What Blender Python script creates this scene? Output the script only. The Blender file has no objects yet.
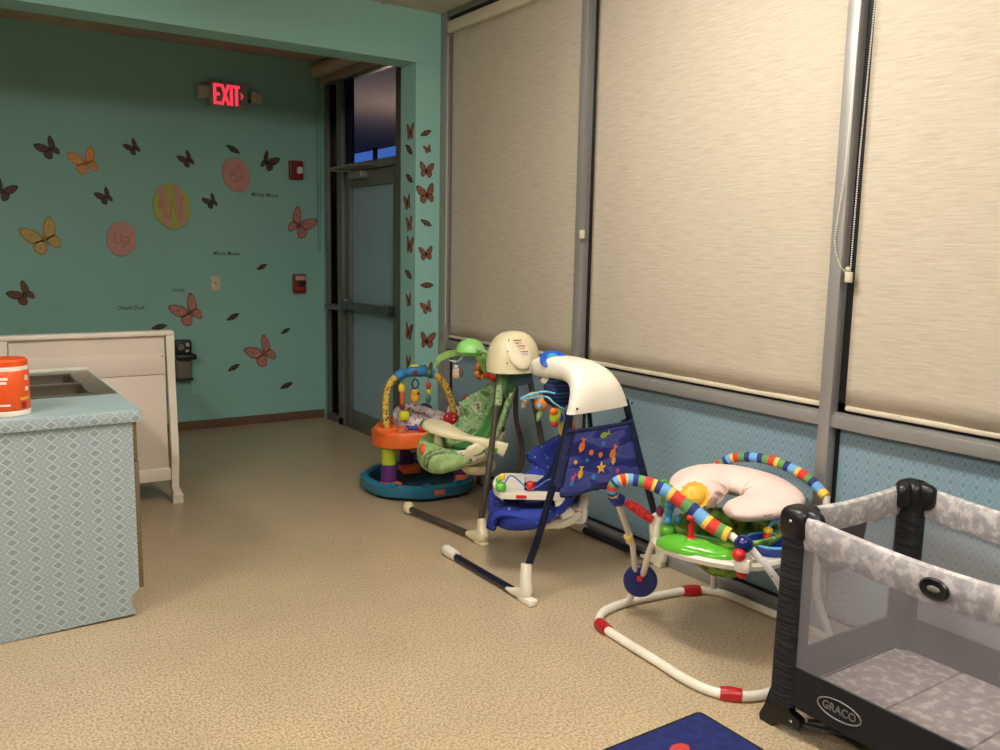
import bpy, bmesh, math, random
from mathutils import Vector, Matrix
random.seed(7)
scene = bpy.context.scene
COL = scene.collection
PI = math.pi

# ------------------------------------------------------------------ camera
def make_camera():
    yaw, pitch, roll = [math.radians(a) for a in (34.048, 8.2186, 1.0958)]
    f = Vector((math.sin(yaw)*math.cos(pitch), math.cos(yaw)*math.cos(pitch), -math.sin(pitch)))
    r = Vector((math.cos(yaw), -math.sin(yaw), 0))
    u = r.cross(f)
    r2 = r*math.cos(roll) + u*math.sin(roll)
    u2 = -r*math.sin(roll) + u*math.cos(roll)
    cam = bpy.data.cameras.new('camera'); ob = bpy.data.objects.new('camera', cam)
    COL.objects.link(ob)
    M = Matrix((r2, u2, -f)).transposed().to_4x4()
    M.translation = Vector((0, 0, 1.5))
    ob.matrix_world = M
    cam.sensor_width = 36; cam.lens = 861.9*36/1000; cam.clip_start = 0.05; cam.clip_end = 300
    scene.camera = ob
make_camera()

# ------------------------------------------------------------------ world / exposure
w = bpy.data.worlds.new('dusk_sky'); scene.world = w; w.use_nodes = True
wb = w.node_tree.nodes['Background']; wb.inputs[0].default_value = (0.10, 0.24, 0.85, 1); wb.inputs[1].default_value = 0.6
scene.view_settings.view_transform = 'Standard'
scene.view_settings.look = 'None'
scene.view_settings.gamma = 1
scene.view_settings.use_curve_mapping = False
scene.view_settings.exposure = 0.0
LAMP_POWER = 47.0
LAMP_COLOR = (1.0, 0.955, 0.91)
TROFFERS = [(1.55, 2.25), (1.55, -0.4), (-1.2, 2.25), (-1.2, -0.4)]

# ------------------------------------------------------------------ helpers
def lin(c):
    out = []
    for v in c:
        v /= 255.0
        out.append(v/12.92 if v <= 0.04045 else ((v+0.055)/1.055)**2.4)
    return tuple(out) + (1.0,)

class NT:
    def __init__(s, name, rough=0.5, metal=0.0, spec=0.5):
        s.m = bpy.data.materials.new(name); s.m.use_nodes = True
        s.t = s.m.node_tree; s.b = s.t.nodes['Principled BSDF']
        s.b.inputs['Roughness'].default_value = rough
        s.b.inputs['Metallic'].default_value = metal
        s.b.inputs['Specular IOR Level'].default_value = spec
    def n(s, typ, **kw):
        nd = s.t.nodes.new(typ)
        for k, v in kw.items():
            if k.startswith('i_'):
                key = k[2:]
                key = int(key) if key.isdigit() else key.replace('_', ' ')
                nd.inputs[key].default_value = v
            else:
                setattr(nd, k, v)
        return nd
    def l(s, a, b): s.t.links.new(a, b)
    def coord(s, scale=(1, 1, 1), kind='Object'):
        tc = s.n('ShaderNodeTexCoord'); mp = s.n('ShaderNodeMapping')
        mp.inputs['Scale'].default_value = scale
        s.l(tc.outputs[kind], mp.inputs[0]); return mp.outputs[0]
    def ramp(s, fac, stops, interp='LINEAR'):
        r = s.n('ShaderNodeValToRGB'); cr = r.color_ramp; cr.interpolation = interp
        while len(cr.elements) < len(stops): cr.elements.new(0.5)
        for e, (p, c) in zip(cr.elements, stops):
            e.position = p; e.color = c
        s.l(fac, r.inputs[0]); return r.outputs[0]
    def math(s, op, a, b=None):
        m = s.n('ShaderNodeMath', operation=op)
        for i, v in enumerate((a, b)):
            if v is None: continue
            if isinstance(v, (int, float)): m.inputs[i].default_value = v
            else: s.l(v, m.inputs[i])
        return m.outputs[0]
    def color(s, out): s.l(out, s.b.inputs['Base Color'])
    def bump(s, out, strength=0.3, dist=0.005):
        b = s.n('ShaderNodeBump'); b.inputs['Strength'].default_value = strength
        b.inputs['Distance'].default_value = dist
        s.l(out, b.inputs['Height']); s.l(b.outputs[0], s.b.inputs['Normal'])

_mats = {}
def mat(name, rgb, rough=0.5, metal=0.0, spec=0.5, var=0.06, vscale=8.0, bump=0.0, bscale=60.0, emit=0, sub=0):
    """plain coloured surface with a faint procedural variation"""
    if name in _mats: return _mats[name]
    t = NT(name, rough, metal, spec)
    c = lin(rgb)
    no = t.n('ShaderNodeTexNoise'); no.inputs['Scale'].default_value = vscale
    t.l(t.coord(), no.inputs[0])
    lo = tuple(max(0, v*(1-var)) for v in c[:3]) + (1,); hi = tuple(min(1, v*(1+var)) for v in c[:3]) + (1,)
    t.color(t.ramp(no.outputs[0], [(0.3, lo), (0.7, hi)]))
    if bump:
        n2 = t.n('ShaderNodeTexNoise'); n2.inputs['Scale'].default_value = bscale
        t.l(t.coord(), n2.inputs[0]); t.bump(n2.outputs[0], bump)
    if emit:
        t.b.inputs['Emission Color'].default_value = c
        t.b.inputs['Emission Strength'].default_value = emit
    _mats[name] = t.m
    return t.m

def spotted(name, base, spots, scale=30, thresh=0.35, rough=0.7, bump=0.0):
    """voronoi cells: a base colour with spots of several colours"""
    if name in _mats: return _mats[name]
    t = NT(name, rough)
    vo = t.n('ShaderNodeTexVoronoi'); vo.inputs['Scale'].default_value = scale
    t.l(t.coord(), vo.inputs['Vector'])
    sep = t.n('ShaderNodeSeparateColor'); t.l(vo.outputs['Color'], sep.inputs[0])
    n = len(spots)
    col = t.ramp(sep.outputs[0], [(i/n, lin(c)) for i, c in enumerate(spots)], 'CONSTANT')
    mask = t.math('LESS_THAN', vo.outputs['Distance'], thresh)
    mx = t.n('ShaderNodeMix', data_type='RGBA')
    t.l(mask, mx.inputs['Factor']); mx.inputs['A'].default_value = lin(base); t.l(col, mx.inputs['B'])
    t.color(mx.outputs['Result'])
    if bump:
        n2 = t.n('ShaderNodeTexNoise'); n2.inputs['Scale'].default_value = 25
        t.l(t.coord(), n2.inputs[0]); t.bump(n2.outputs[0], bump, 0.02)
    _mats[name] = t.m
    return t.m

def blotchy(name, stops, scale=12, rough=0.85, bump=0.0, detail=3, stretch=(1, 1, 1), interp='LINEAR'):
    if name in _mats: return _mats[name]
    t = NT(name, rough)
    no = t.n('ShaderNodeTexNoise'); no.inputs['Scale'].default_value = scale; no.inputs['Detail'].default_value = detail
    t.l(t.coord(stretch), no.inputs[0])
    t.color(t.ramp(no.outputs[0], [(p, lin(c)) for p, c in stops], interp))
    if bump: t.bump(no.outputs[0], bump, 0.01)
    _mats[name] = t.m
    return t.m

class MB:
    """mesh builder: collects shapes, linked as ONE mesh object"""
    def __init__(s): s.v = []; s.f = []; s.mi = []; s.X = Matrix.Identity(4); s.cur = 0
    def add(s, verts, faces):
        o = len(s.v); X = s.X
        s.v += [tuple(X @ Vector(p)) for p in verts]
        s.f += [tuple(i+o for i in f) for f in faces]
        s.mi += [s.cur]*len(faces)
        return s
    def bm(s, b):
        b.verts.index_update()
        s.add([v.co[:] for v in b.verts], [[v.index for v in f.verts] for f in b.faces]); b.free(); return s
    def box(s, c, size, bevel=0.0, rot=None, seg=2):
        b = bmesh.new(); bmesh.ops.create_cube(b, size=1)
        bmesh.ops.scale(b, vec=size, verts=b.verts)
        if bevel: bmesh.ops.bevel(b, geom=b.edges[:], offset=bevel, segments=seg, affect='EDGES', profile=0.5)
        M = Matrix.Translation(c)
        if rot: M = M @ (rot if isinstance(rot, Matrix) else (Matrix.Rotation(rot[2], 4, 'Z') @ Matrix.Rotation(rot[1], 4, 'Y') @ Matrix.Rotation(rot[0], 4, 'X')))
        bmesh.ops.transform(b, matrix=M, verts=b.verts)
        return s.bm(b)
    def span(s, a, b_, bevel=0.0):
        c = [(p+q)/2 for p, q in zip(a, b_)]; z = [abs(q-p) for p, q in zip(a, b_)]
        return s.box(c, z, bevel)
    def ell(s, c, r, rot=None, e=1.0, nu=20, nv=12, zmin=-1.0):
        """super-ellipsoid; e<1 makes it boxier; zmin cuts the bottom flat"""
        V = []; F = []
        def sg(x, p): return math.copysign(abs(x)**p, x)
        for j in range(nv+1):
            ph = -PI/2 + PI*j/nv
            for i in range(nu):
                th = 2*PI*i/nu
                z = sg(math.sin(ph), e)
                rr = sg(math.cos(ph), e)
                if z < zmin: z = zmin
                V.append(Vector((rr*sg(math.cos(th), e)*r[0], rr*sg(math.sin(th), e)*r[1], z*r[2])))
        for j in range(nv):
            for i in range(nu):
                a = j*nu+i; b = j*nu+(i+1) % nu
                F.append((a, b, b+nu, a+nu))
        M = Matrix.Translation(c)
        if rot is not None: M = M @ (rot if isinstance(rot, Matrix) else (Matrix.Rotation(rot[2], 4, 'Z') @ Matrix.Rotation(rot[1], 4, 'Y') @ Matrix.Rotation(rot[0], 4, 'X')))
        return s.add([M @ v for v in V], F)
    def tube(s, pts, r, n=12, closed=False, smooth=6, flat=1.0):
        pts = [Vector(p) for p in pts]
        R = r if isinstance(r, (list, tuple)) else [r]*len(pts)
        if smooth and len(pts) > 2:
            P2 = []; R2 = []; m = len(pts); segs = m if closed else m-1
            for i in range(segs):
                g = (lambda k: pts[k % m]) if closed else (lambda k: pts[min(max(k, 0), m-1)])
                p0, p1, p2, p3 = g(i-1), g(i), g(i+1), g(i+2)
                for k in range(smooth):
                    t = k/smooth
                    P2.append(0.5*((2*p1)+(p2-p0)*t+(2*p0-5*p1+4*p2-p3)*t*t+(3*p1-p0-3*p2+p3)*t**3))
                    R2.append(R[i]*(1-t)+R[(i+1) % m]*t)
            if not closed: P2.append(pts[-1]); R2.append(R[-1])
            pts, R = P2, R2
        m = len(pts); V = []; F = []
        up = None
        for i, p in enumerate(pts):
            if closed: t = pts[(i+1) % m]-pts[i-1]
            else: t = pts[min(i+1, m-1)]-pts[max(i-1, 0)]
            t.normalize()
            if up is None:
                up = Vector((0, 0, 1)) if abs(t.z) < 0.9 else Vector((0, 1, 0))
            up = (up - t*up.dot(t)).normalized(); sd = t.cross(up)
            for k in range(n):
                a = 2*PI*k/n
                V.append(p+(sd*math.cos(a)+up*math.sin(a)*flat)*R[i])
        rg = m if closed else m-1
        for i in range(rg):
            for k in range(n):
                a = i*n+k; b = i*n+(k+1) % n; j = (i+1) % m
                F.append((a, b, j*n+(k+1) % n, j*n+k))
        if not closed:
            F.append(tuple(range(n))[::-1]); F.append(tuple(range((m-1)*n, m*n)))
        return s.add(V, F)
    def lathe(s, prof, c=(0, 0, 0), axis='Z', n=24, rot=None):
        V = []; F = []
        for (r, z) in prof:
            for k in range(n):
                a = 2*PI*k/n; V.append(Vector((r*math.cos(a), r*math.sin(a), z)))
        for j in range(len(prof)-1):
            for k in range(n):
                a = j*n+k; b = j*n+(k+1) % n; F.append((a, b, b+n, a+n))
        F.append(tuple(range(n))[::-1]); F.append(tuple(range((len(prof)-1)*n, len(prof)*n)))
        M = Matrix.Translation(c)
        if axis == 'X': M = M @ Matrix.Rotation(PI/2, 4, 'Y')
        if axis == 'Y': M = M @ Matrix.Rotation(-PI/2, 4, 'X')
        if rot is not None: M = Matrix.Translation(c) @ rot
        return s.add([M @ v for v in V], F)
    def prism(s, poly, d, M=None):
        """2D polygon (x,y) extruded by d along z, then transformed by M"""
        n = len(poly); M = M or Matrix.Identity(4)
        V = [M @ Vector((x, y, 0)) for x, y in poly]+[M @ Vector((x, y, d)) for x, y in poly]
        F = [tuple(range(n))[::-1], tuple(range(n, 2*n))]+[(i, (i+1) % n, n+(i+1) % n, n+i) for i in range(n)]
        return s.add(V, F)
    def loft(s, rings, cap=True, closed=False):
        n = len(rings[0]); V = [p for r in rings for p in r]; F = []
        m = len(rings); rg = m if closed else m-1
        for i in range(rg):
            for k in range(n):
                j = (i+1) % m
                F.append((i*n+k, i*n+(k+1) % n, j*n+(k+1) % n, j*n+k))
        if cap and not closed: F.append(tuple(range(n))[::-1]); F.append(tuple(range((m-1)*n, m*n)))
        return s.add(V, F)
    def grid(s, fn, nu, nv):
        V = [fn(i/nu, j/nv) for i in range(nu+1) for j in range(nv+1)]
        F = [(i*(nv+1)+j, (i+1)*(nv+1)+j, (i+1)*(nv+1)+j+1, i*(nv+1)+j+1) for i in range(nu) for j in range(nv)]
        return s.add(V, F)
    def build(s, name, material, parent=None, sharp=35, solid=0, subsurf=0, kind=None):
        me = bpy.data.meshes.new(name)
        off = Vector((0, 0, 0))
        q = parent
        while q is not None: off += q.location; q = q.parent
        me.from_pydata([tuple(Vector(p)-off) for p in s.v], [], s.f)
        ms = material if isinstance(material, (list, tuple)) else [material]
        for m in ms: me.materials.append(m)
        for p, i in zip(me.polygons, s.mi): p.material_index = min(i, len(ms)-1)
        b = bmesh.new(); b.from_mesh(me)
        bmesh.ops.recalc_face_normals(b, faces=b.faces)
        for f in b.faces: f.smooth = True
        if sharp:
            for e in b.edges:
                if len(e.link_faces) == 2 and e.calc_face_angle(0) > math.radians(sharp): e.smooth = False
        b.to_mesh(me); b.free()
        o = bpy.data.objects.new(name, me); COL.objects.link(o)
        if parent: o.parent = parent
        if solid:
            md = o.modifiers.new('solidify', 'SOLIDIFY'); md.thickness = solid; md.offset = 0
        if subsurf:
            md = o.modifiers.new('subsurf', 'SUBSURF'); md.levels = subsurf; md.render_levels = subsurf
        if kind: o['kind'] = kind
        return o

def tag(o, label, cat, group=None):
    o['label'] = label; o['category'] = cat
    if group: o['group'] = group
    return o
def thing(name, label, cat, loc=(0, 0, 0), group=None):
    o = bpy.data.objects.new(name, None); COL.objects.link(o); o.location = loc
    o.empty_display_size = 0.1
    return tag(o, label, cat, group)
def struct(name, mb, material, parent=None, sharp=35):
    return mb.build(name, material, parent, sharp=sharp, kind='structure' if parent is None else None)
def sbox(name, a, b, material, parent=None, bevel=0.0):
    return struct(name, MB().span(a, b, bevel), material, parent)
def rotz(a, c=(0, 0, 0)):
    return Matrix.Translation(c) @ Matrix.Rotation(a, 4, 'Z')
def textmesh(s, size, extr, M, name, material, parent=None, shear=0.0, bold=0.0, width=None):
    cu = bpy.data.curves.new(name, 'FONT'); cu.body = s; cu.size = size; cu.extrude = extr
    cu.shear = shear; cu.offset = bold; cu.align_x = 'CENTER'; cu.align_y = 'CENTER'; cu.resolution_u = 3
    o = bpy.data.objects.new(name, cu); COL.objects.link(o)
    bpy.context.view_layer.update()
    me = bpy.data.meshes.new_from_object(o.evaluated_get(bpy.context.evaluated_depsgraph_get()))
    bpy.data.objects.remove(o)
    sc = Matrix.Identity(4)
    if width:
        xs = [v.co.x for v in me.vertices]; sc = Matrix.Scale(width/(max(xs)-min(xs)), 4, (1, 0, 0))
    off = Vector((0, 0, 0)); q = parent
    while q is not None: off += q.location; q = q.parent
    me.transform(Matrix.Translation(-off) @ M @ sc)
    me.materials.clear(); me.materials.append(material)
    o = bpy.data.objects.new(name, me); COL.objects.link(o)
    if parent: o.parent = parent
    return o
# frames for flat things: x right, y up, z out of the wall
def wall_back(x, z, y=7.14): return Matrix(((1, 0, 0, x), (0, 0, -1, y), (0, 1, 0, z), (0, 0, 0, 1)))
def face_minus_y(x, y, z): return wall_back(x, z, y)
def face_minus_x(x, y, z): return Matrix(((0, 0, -1, x), (-1, 0, 0, y), (0, 1, 0, z), (0, 0, 0, 1)))

# ------------------------------------------------------------------ materials
def wallpaint(name='mint_wall_paint'):
    t = NT(name, 0.55, spec=0.35)
    no = t.n('ShaderNodeTexNoise'); no.inputs['Scale'].default_value = 1.3
    t.l(t.coord(), no.inputs[0])
    t.color(t.ramp(no.outputs[0], [(0.3, lin((143, 193, 180))), (0.7, lin((148, 198, 184)))]))
    n2 = t.n('ShaderNodeTexNoise'); n2.inputs['Scale'].default_value = 140; t.l(t.coord(), n2.inputs[0])
    t.bump(n2.outputs[0], 0.12, 0.002)
    return t.m
M_WALL = wallpaint()
def floormat():
    t = NT('speckled_tan_sheet_flooring', 0.3, spec=0.5)
    a = t.n('ShaderNodeTexNoise'); a.inputs['Scale'].default_value = 120; a.inputs['Detail'].default_value = 3.0; a.inputs['Roughness'].default_value = 0.55
    t.l(t.coord((1, 0.75, 1)), a.inputs[0])
    c1 = t.ramp(a.outputs[0], [(0.28, lin((150, 129, 100))), (0.42, lin((170, 148, 117))), (0.54, lin((196, 174, 138))), (0.64, lin((222, 205, 172)))])
    b = t.n('ShaderNodeTexNoise'); b.inputs['Scale'].default_value = 3; t.l(t.coord(), b.inputs[0])
    mx = t.n('ShaderNodeMix', data_type='RGBA', blend_type='MULTIPLY'); mx.inputs['Factor'].default_value = 1
    t.l(c1, mx.inputs['A']); t.l(t.ramp(b.outputs[0], [(0.3, (0.9, 0.9, 0.9, 1)), (0.7, (1, 1, 1, 1))]), mx.inputs['B'])
    t.color(mx.outputs['Result'])
    t.l(t.ramp(a.outputs[0], [(0.3, (0.36,)*3+(1,)), (0.7, (0.24,)*3+(1,))]), t.b.inputs['Roughness'])
    return t.m
M_FLOOR = floormat()
def damask(name, ax, cu, cv, base, white, dark, rough=0.45):
    """film of diamond and dot motifs; ax = index of the horizontal axis"""
    t = NT(name, rough, spec=0.4)
    tc = t.n('ShaderNodeTexCoord'); sp = t.n('ShaderNodeSeparateXYZ'); t.l(tc.outputs['Object'], sp.inputs[0])
    def off(o, c, sh): return t.math('ABSOLUTE', t.math('SUBTRACT', t.math('FRACT', t.math('ADD', t.math('DIVIDE', o, c), 50.5+sh)), 0.5))
    B, W, D = lin(base), lin(white), lin(dark)
    ox, oz = sp.outputs[ax], sp.outputs[2]
    big = t.math('ADD', t.math('DIVIDE', off(ox, cu, 0), 0.33), t.math('DIVIDE', off(oz, cv, 0), 0.50))
    sml = t.math('ADD', t.math('DIVIDE', off(ox, cu, 0.5), 0.18), t.math('DIVIDE', off(oz, cv, 0.5), 0.36))
    c1 = t.ramp(t.math('MULTIPLY', big, 0.5), [(0.0, D), (0.09, D), (0.13, B), (0.20, B), (0.24, D), (0.30, D), (0.34, B), (0.42, W), (0.49, W), (0.53, B)])
    c2 = t.ramp(t.math('MULTIPLY', sml, 0.5), [(0.0, W), (0.12, W), (0.18, D), (0.26, D), (0.32, B), (0.42, W), (0.48, W), (0.5, B)])
    mx = t.n('ShaderNodeMix', data_type='RGBA'); t.l(t.math('LESS_THAN', sml, 1.0), mx.inputs['Factor'])
    t.l(c1, mx.inputs['A']); t.l(c2, mx.inputs['B']); t.color(mx.outputs['Result'])
    return t.m
M_PAPER_END = damask('blue_grey_damask_film', 0, 0.0745, 0.0385, (154, 169, 168), (186, 198, 195), (122, 134, 136))
M_PAPER_TOP = mat('pale_blue_film_worktop', (168, 190, 190), 0.35)
M_PAPER_WIN = damask('blue_damask_window_film', 1, 0.046, 0.036, (130, 156, 166), (158, 180, 186), (108, 134, 146))
M_PAPER_DOOR = damask('blue_damask_door_film', 1, 0.046, 0.030, (146, 174, 184), (160, 186, 194), (132, 160, 172))
M_ALU = mat('brushed_aluminium_frame', (156, 153, 146), 0.42, 0.35, var=0.05, vscale=3)
M_ALU_D = mat('dark_bronze_aluminium', (118, 118, 110), 0.42, 0.4, var=0.05, vscale=3)
M_GASKET_GAP = mat('black_gasket_and_dark_gap', (10, 11, 13), 0.5)
M_CEIL = mat('white_ceiling_tile', (205, 200, 188), 0.9, bump=0.3, bscale=120)
M_CEIL2 = mat('taupe_alcove_ceiling', (185, 165, 148), 0.9)
M_BASE = mat('brown_vinyl_baseboard', (112, 84, 64), 0.6)
M_NIGHT = mat('asphalt_outside', (40, 40, 42), 0.9)

def glassmat():
    t = NT('clear_window_glass', 0.02, spec=0.5)
    t.b.inputs['Base Color'].default_value = (0.75, 0.8, 0.82, 1)
    t.b.inputs['Transmission Weight'].default_value = 1.0
    t.b.inputs['IOR'].default_value = 1.02
    lp = t.n('ShaderNodeTexNoise'); lp.inputs['Scale'].default_value = 2
    t.l(t.coord(), lp.inputs[0]); t.bump(lp.outputs[0], 0.02, 0.001)
    return t.m
M_GLASS = glassmat()
def blindmat():
    t = NT('woven_beige_shade_cloth', 0.75, spec=0.25)
    a = t.n('ShaderNodeTexNoise'); a.inputs['Scale'].default_value = 10; a.inputs['Detail'].default_value = 5; a.inputs['Roughness'].default_value = 0.65
    t.l(t.coord((1, 0.9, 14)), a.inputs[0])
    t.color(t.ramp(a.outputs[0], [(0.32, lin((180, 167, 145))), (0.5, lin((192, 180, 158))), (0.66, lin((199, 188, 167)))]))
    b = t.n('ShaderNodeTexNoise'); b.inputs['Scale'].default_value = 9; t.l(t.coord((1, 1, 2.5)), b.inputs[0])
    t.bump(t.math('ADD', t.math('MULTIPLY', b.outputs[0], 0.6), t.math('MULTIPLY', a.outputs[0], 0.5)), 0.22, 0.006)
    return t.m
M_BLIND = blindmat()
M_CREAM = mat('cream_painted_metal', (214, 203, 176), 0.5)

XW, YB, ZC = 2.95, 7.14, 3.01
LX, FY = -4.2, -3.2
# ------------------------------------------------------------------ the room
sbox('floor', (LX, FY, -0.1), (3.0, YB+0.1, 0), M_FLOOR)
sbox('ceiling', (LX, FY, ZC), (3.1, 5.31, ZC+0.1), M_CEIL)
sbox('trim_1', (LX, 5.31, ZC+0.02), (3.1, YB+0.1, ZC+0.12), M_CEIL2)
sbox('wall_back', (LX, YB, 0), (3.1, YB+0.12, ZC+0.02), M_WALL)
M_DARKW = mat('unseen_wall_bounce_cut_taupe', (92, 86, 78), 0.8)  # unseen walls, coloured dark to cut light bounced into the alcove
sbox('wall_left', (LX-0.12, FY, 0), (LX, YB, ZC), M_DARKW)
sbox('wall_front', (LX, FY-0.12, 0), (3.1, FY, ZC), M_DARKW)
# bulkhead over the alcove and the pier that carries it: one continuous painted wall
m = MB().span((LX, 5.10, 2.687), (2.95, 5.31, ZC)).span((2.75, 5.10, 0), (2.985, 5.31, 2.69))
struct('wall_pier', m, M_WALL)
sbox('baseboard_back', (LX, YB-0.012, 0), (2.94, YB, 0.072), M_BASE, bevel=0.003)
# ceiling grid (metal tees of the lay-in ceiling)
g = MB()
x = LX
while x < 2.95:
    g.span((x-0.012, FY, ZC-0.006), (x+0.012, 5.10, ZC+0.002)); x += 0.61
y = 5.10-0.61
while y > FY:
    g.span((LX, y-0.012, ZC-0.006), (2.95, y+0.012, ZC+0.002)); y -= 1.22
struct('trim_2', g, mat('white_ceiling_grid', (190, 186, 174), 0.5))

# window wall: mullions, head, rails, film panels, glass
RAIL0, RAIL1 = 0.838, 0.885
HEAD = 2.90
mull = [(5.10, 5.02), (3.648, 3.590), (2.078, 2.026), (0.46, 0.41), (-1.14, -1.19), (-2.74, -2.79)]
for i, (ya, yb_) in enumerate(mull):
    m = MB().span((2.93, yb_, 0), (3.02, ya, ZC), 0.002)
    struct('trim_%d' % (i+3), m, M_ALU)
sbox('trim_9', (2.93, FY, 2.972), (3.02, 5.02, ZC), M_ALU_D)
sbox('trim_11', (2.95, FY, 2.950), (3.02, 5.02, 2.972), M_GASKET_GAP)  # black strip standing in for the dark recess above the blind cassettes
for i in range(len(mull)):
    ya = mull[i][1]; yb_ = mull[i+1][0] if i+1 < len(mull) else FY
    wroot = bpy.data.objects.new('window_%d' % (i+1), None); COL.objects.link(wroot); wroot['kind'] = 'structure'
    wroot.location = (2.98, (ya+yb_)/2, 0)
    m = MB().span((2.94, yb_, RAIL0), (3.015, ya, RAIL1), 0.002)       # transom rail
    m.span((2.925, yb_, 0), (3.0, ya, 0.048), 0.002)
    m.span((2.955, yb_, 0.885), (3.015, ya, 0.897))
    m.build('window_frame', M_ALU, wroot)
    m = MB()
    for (a0, a1) in ((0.048, RAIL0), (RAIL1, 2.955)):
        gw = 0.012 if a0 < 0.5 else 0.060  # upper strips widened past a gasket, blacking out the night-dark gaps round the blinds
        m.span((2.978, yb_, a0), (3.0, yb_+gw, a1)); m.span((2.978, ya-gw, a0), (3.0, ya, a1))
        m.span((2.978, yb_, a0), (3.0, ya, a0+(0.012 if a0 < 0.5 else 0.050))); m.span((2.978, yb_, a1-0.008), (3.0, ya, a1))
    m.build('gasket_and_night_gap', M_GASKET_GAP, wroot)
    MB().span((2.990, yb_, 0.05), (3.0, ya, RAIL0)).build('film_panel', M_PAPER_WIN, wroot)
    MB().span((2.993, yb_, RAIL1), (2.999, ya, 2.955)).build('pane', M_GLASS, wroot)
# white marks on the lower panel are skipped: none stand out

# exterior seen through the transom over the door
sbox('ground_outside', (3.0, -10, -0.14), (60, 80, -0.02), M_NIGHT)
can = struct('canopy_outside', MB().span((3.13, -4, 3.15), (6.6, 30, 3.3)), mat('stucco_canopy_soffit', (150, 140, 138), 0.9))
m = MB()
for yy in (8.2, 13.3, 20.0): m.span((6.40, yy, -0.1), (6.46, yy+0.06, 3.15))
struct('canopy_posts_outside', m, M_NIGHT)
m = MB(); pts = []
random.seed(3)
yv = -30
while yv < 80:
    h = random.uniform(8.4, 9.0); L_ = random.uniform(3, 9)
    m.prism([(yv, -0.1), (yv+L_, -0.1), (yv+L_, h), (yv+L_*0.5, h+random.uniform(0.2, 0.6)), (yv, h)], 6.0, Matrix(((0, 0, 1, 34), (1, 0, 0, 0), (0, 1, 0, 0), (0, 0, 0, 1))))
    yv += L_
struct('rooftops_outside', m, mat('dark_roof_outside', (30, 30, 34), 0.9))

ld = bpy.data.lights.new('added_canopy_fill', 'POINT'); ld.energy = 60; ld.color = (1.0, 0.72, 0.45); ld.shadow_soft_size = 0.1  # added fill light, not a real lamp: warms the canopy underside
lo_ = bpy.data.objects.new('added_canopy_fill_outside', ld); COL.objects.link(lo_); lo_.location = (5.0, 9.0, 1.9)
# ------------------------------------------------------------------ glass door with sidelight and transom
D = bpy.data.objects.new('door_1', None); COL.objects.link(D); D['kind'] = 'structure'; D.location = (2.98, 6.2, 0)
m = MB()
m.span((2.93, 6.70, 0), (3.04, 6.80, 2.95), 0.003)            # left jamb post
m.span((2.93, 5.60, 0), (3.04, 5.74, 2.95), 0.003)            # right jamb post
m.span((2.93, 5.74, 2.105), (3.04, 6.70, 2.165), 0.003)       # header
m.span((2.93, 5.60, 2.84), (3.04, 7.06, 3.0), 0.003)          # head
m.span((2.935, 7.02, 0), (3.04, 7.06, 2.95), 0.002)           # wall-side post
m.span((2.93, 6.70, 0.0), (3.04, 7.06, 0.06), 0.002)
m.span((2.92, 6.70, 0.975), (3.04, 7.06, 1.02), 0.002)        # sidelight rail
m.build('door_frame', M_ALU_D, D)
m = MB()
m.span((2.965, 6.80, 0.06), (3.02, 6.815, 2.84)); m.span((2.965, 7.005, 0.06), (3.02, 7.02, 2.84))
m.span((2.99, 6.815, 0.06), (2.995, 7.005, 2.84))
m.build('sidelight', mat('dark_sidelight_glass', (12, 14, 16), 0.12), D)
m = MB()
m.span((2.955, 6.60, 0.015), (3.0, 6.69, 2.10), 0.003); m.span((2.955, 5.745, 0.015), (3.0, 5.83, 2.10), 0.003)
m.span((2.955, 5.83, 0.005), (3.0, 6.60, 0.15), 0.003); m.span((2.955, 5.83, 1.98), (3.0, 6.60, 2.10), 0.003)
MB().span((2.94, 5.74, 0), (3.04, 6.70, 0.012), 0.003).build('threshold', M_ALU_D, D)
leaf = m.build('door_leaf', M_ALU_D, D)
MB().span((2.982, 5.83, 0.15), (2.988, 6.60, 1.98)).build('film_glass', M_PAPER_DOOR, leaf)
m = MB().span((2.89, 5.86, 1.0), (2.925, 6.62, 1.065), 0.008)
m.span((2.88, 6.55, 0.985), (2.955, 6.66, 1.085), 0.012).span((2.89, 5.80, 0.99), (2.955, 5.87, 1.075), 0.01)
m.build('push_bar', mat('steel_push_bar', (98, 104, 98), 0.35, 0.6), D)
m = MB().span((2.89, 6.25, 2.035), (2.96, 6.50, 2.095), 0.008)
m.tube([(2.90, 6.46, 2.10), (2.80, 6.66, 2.115), (2.79, 6.68, 2.115)], 0.010, 8, smooth=0)
m.tube([(2.80, 6.66, 2.12), (2.84, 6.30, 2.135), (2.93, 6.04, 2.135)], 0.010, 8, smooth=0)
m.build('door_closer', mat('door_closer_metal', (150, 146, 134), 0.35, 0.5), D)
MB().span((2.98, 5.74, 2.165), (2.986, 6.70, 2.84)).build('transom_pane', M_GLASS, D)
m = MB().span((2.96, 5.74, 2.165), (3.0, 5.752, 2.84)).span((2.96, 6.688, 2.165), (3.0, 6.70, 2.84)).span((2.96, 6.60, 2.165), (3.0, 6.612, 2.84))
m.build('transom_gasket', M_GASKET_GAP, D)
sbox('wall_right', (2.98, 5.31, 0), (3.1, 5.60, 3.02), M_WALL)
sbox('trim_10', (2.95, 7.06, 0), (3.04, YB, 3.0), M_WALL)

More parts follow.
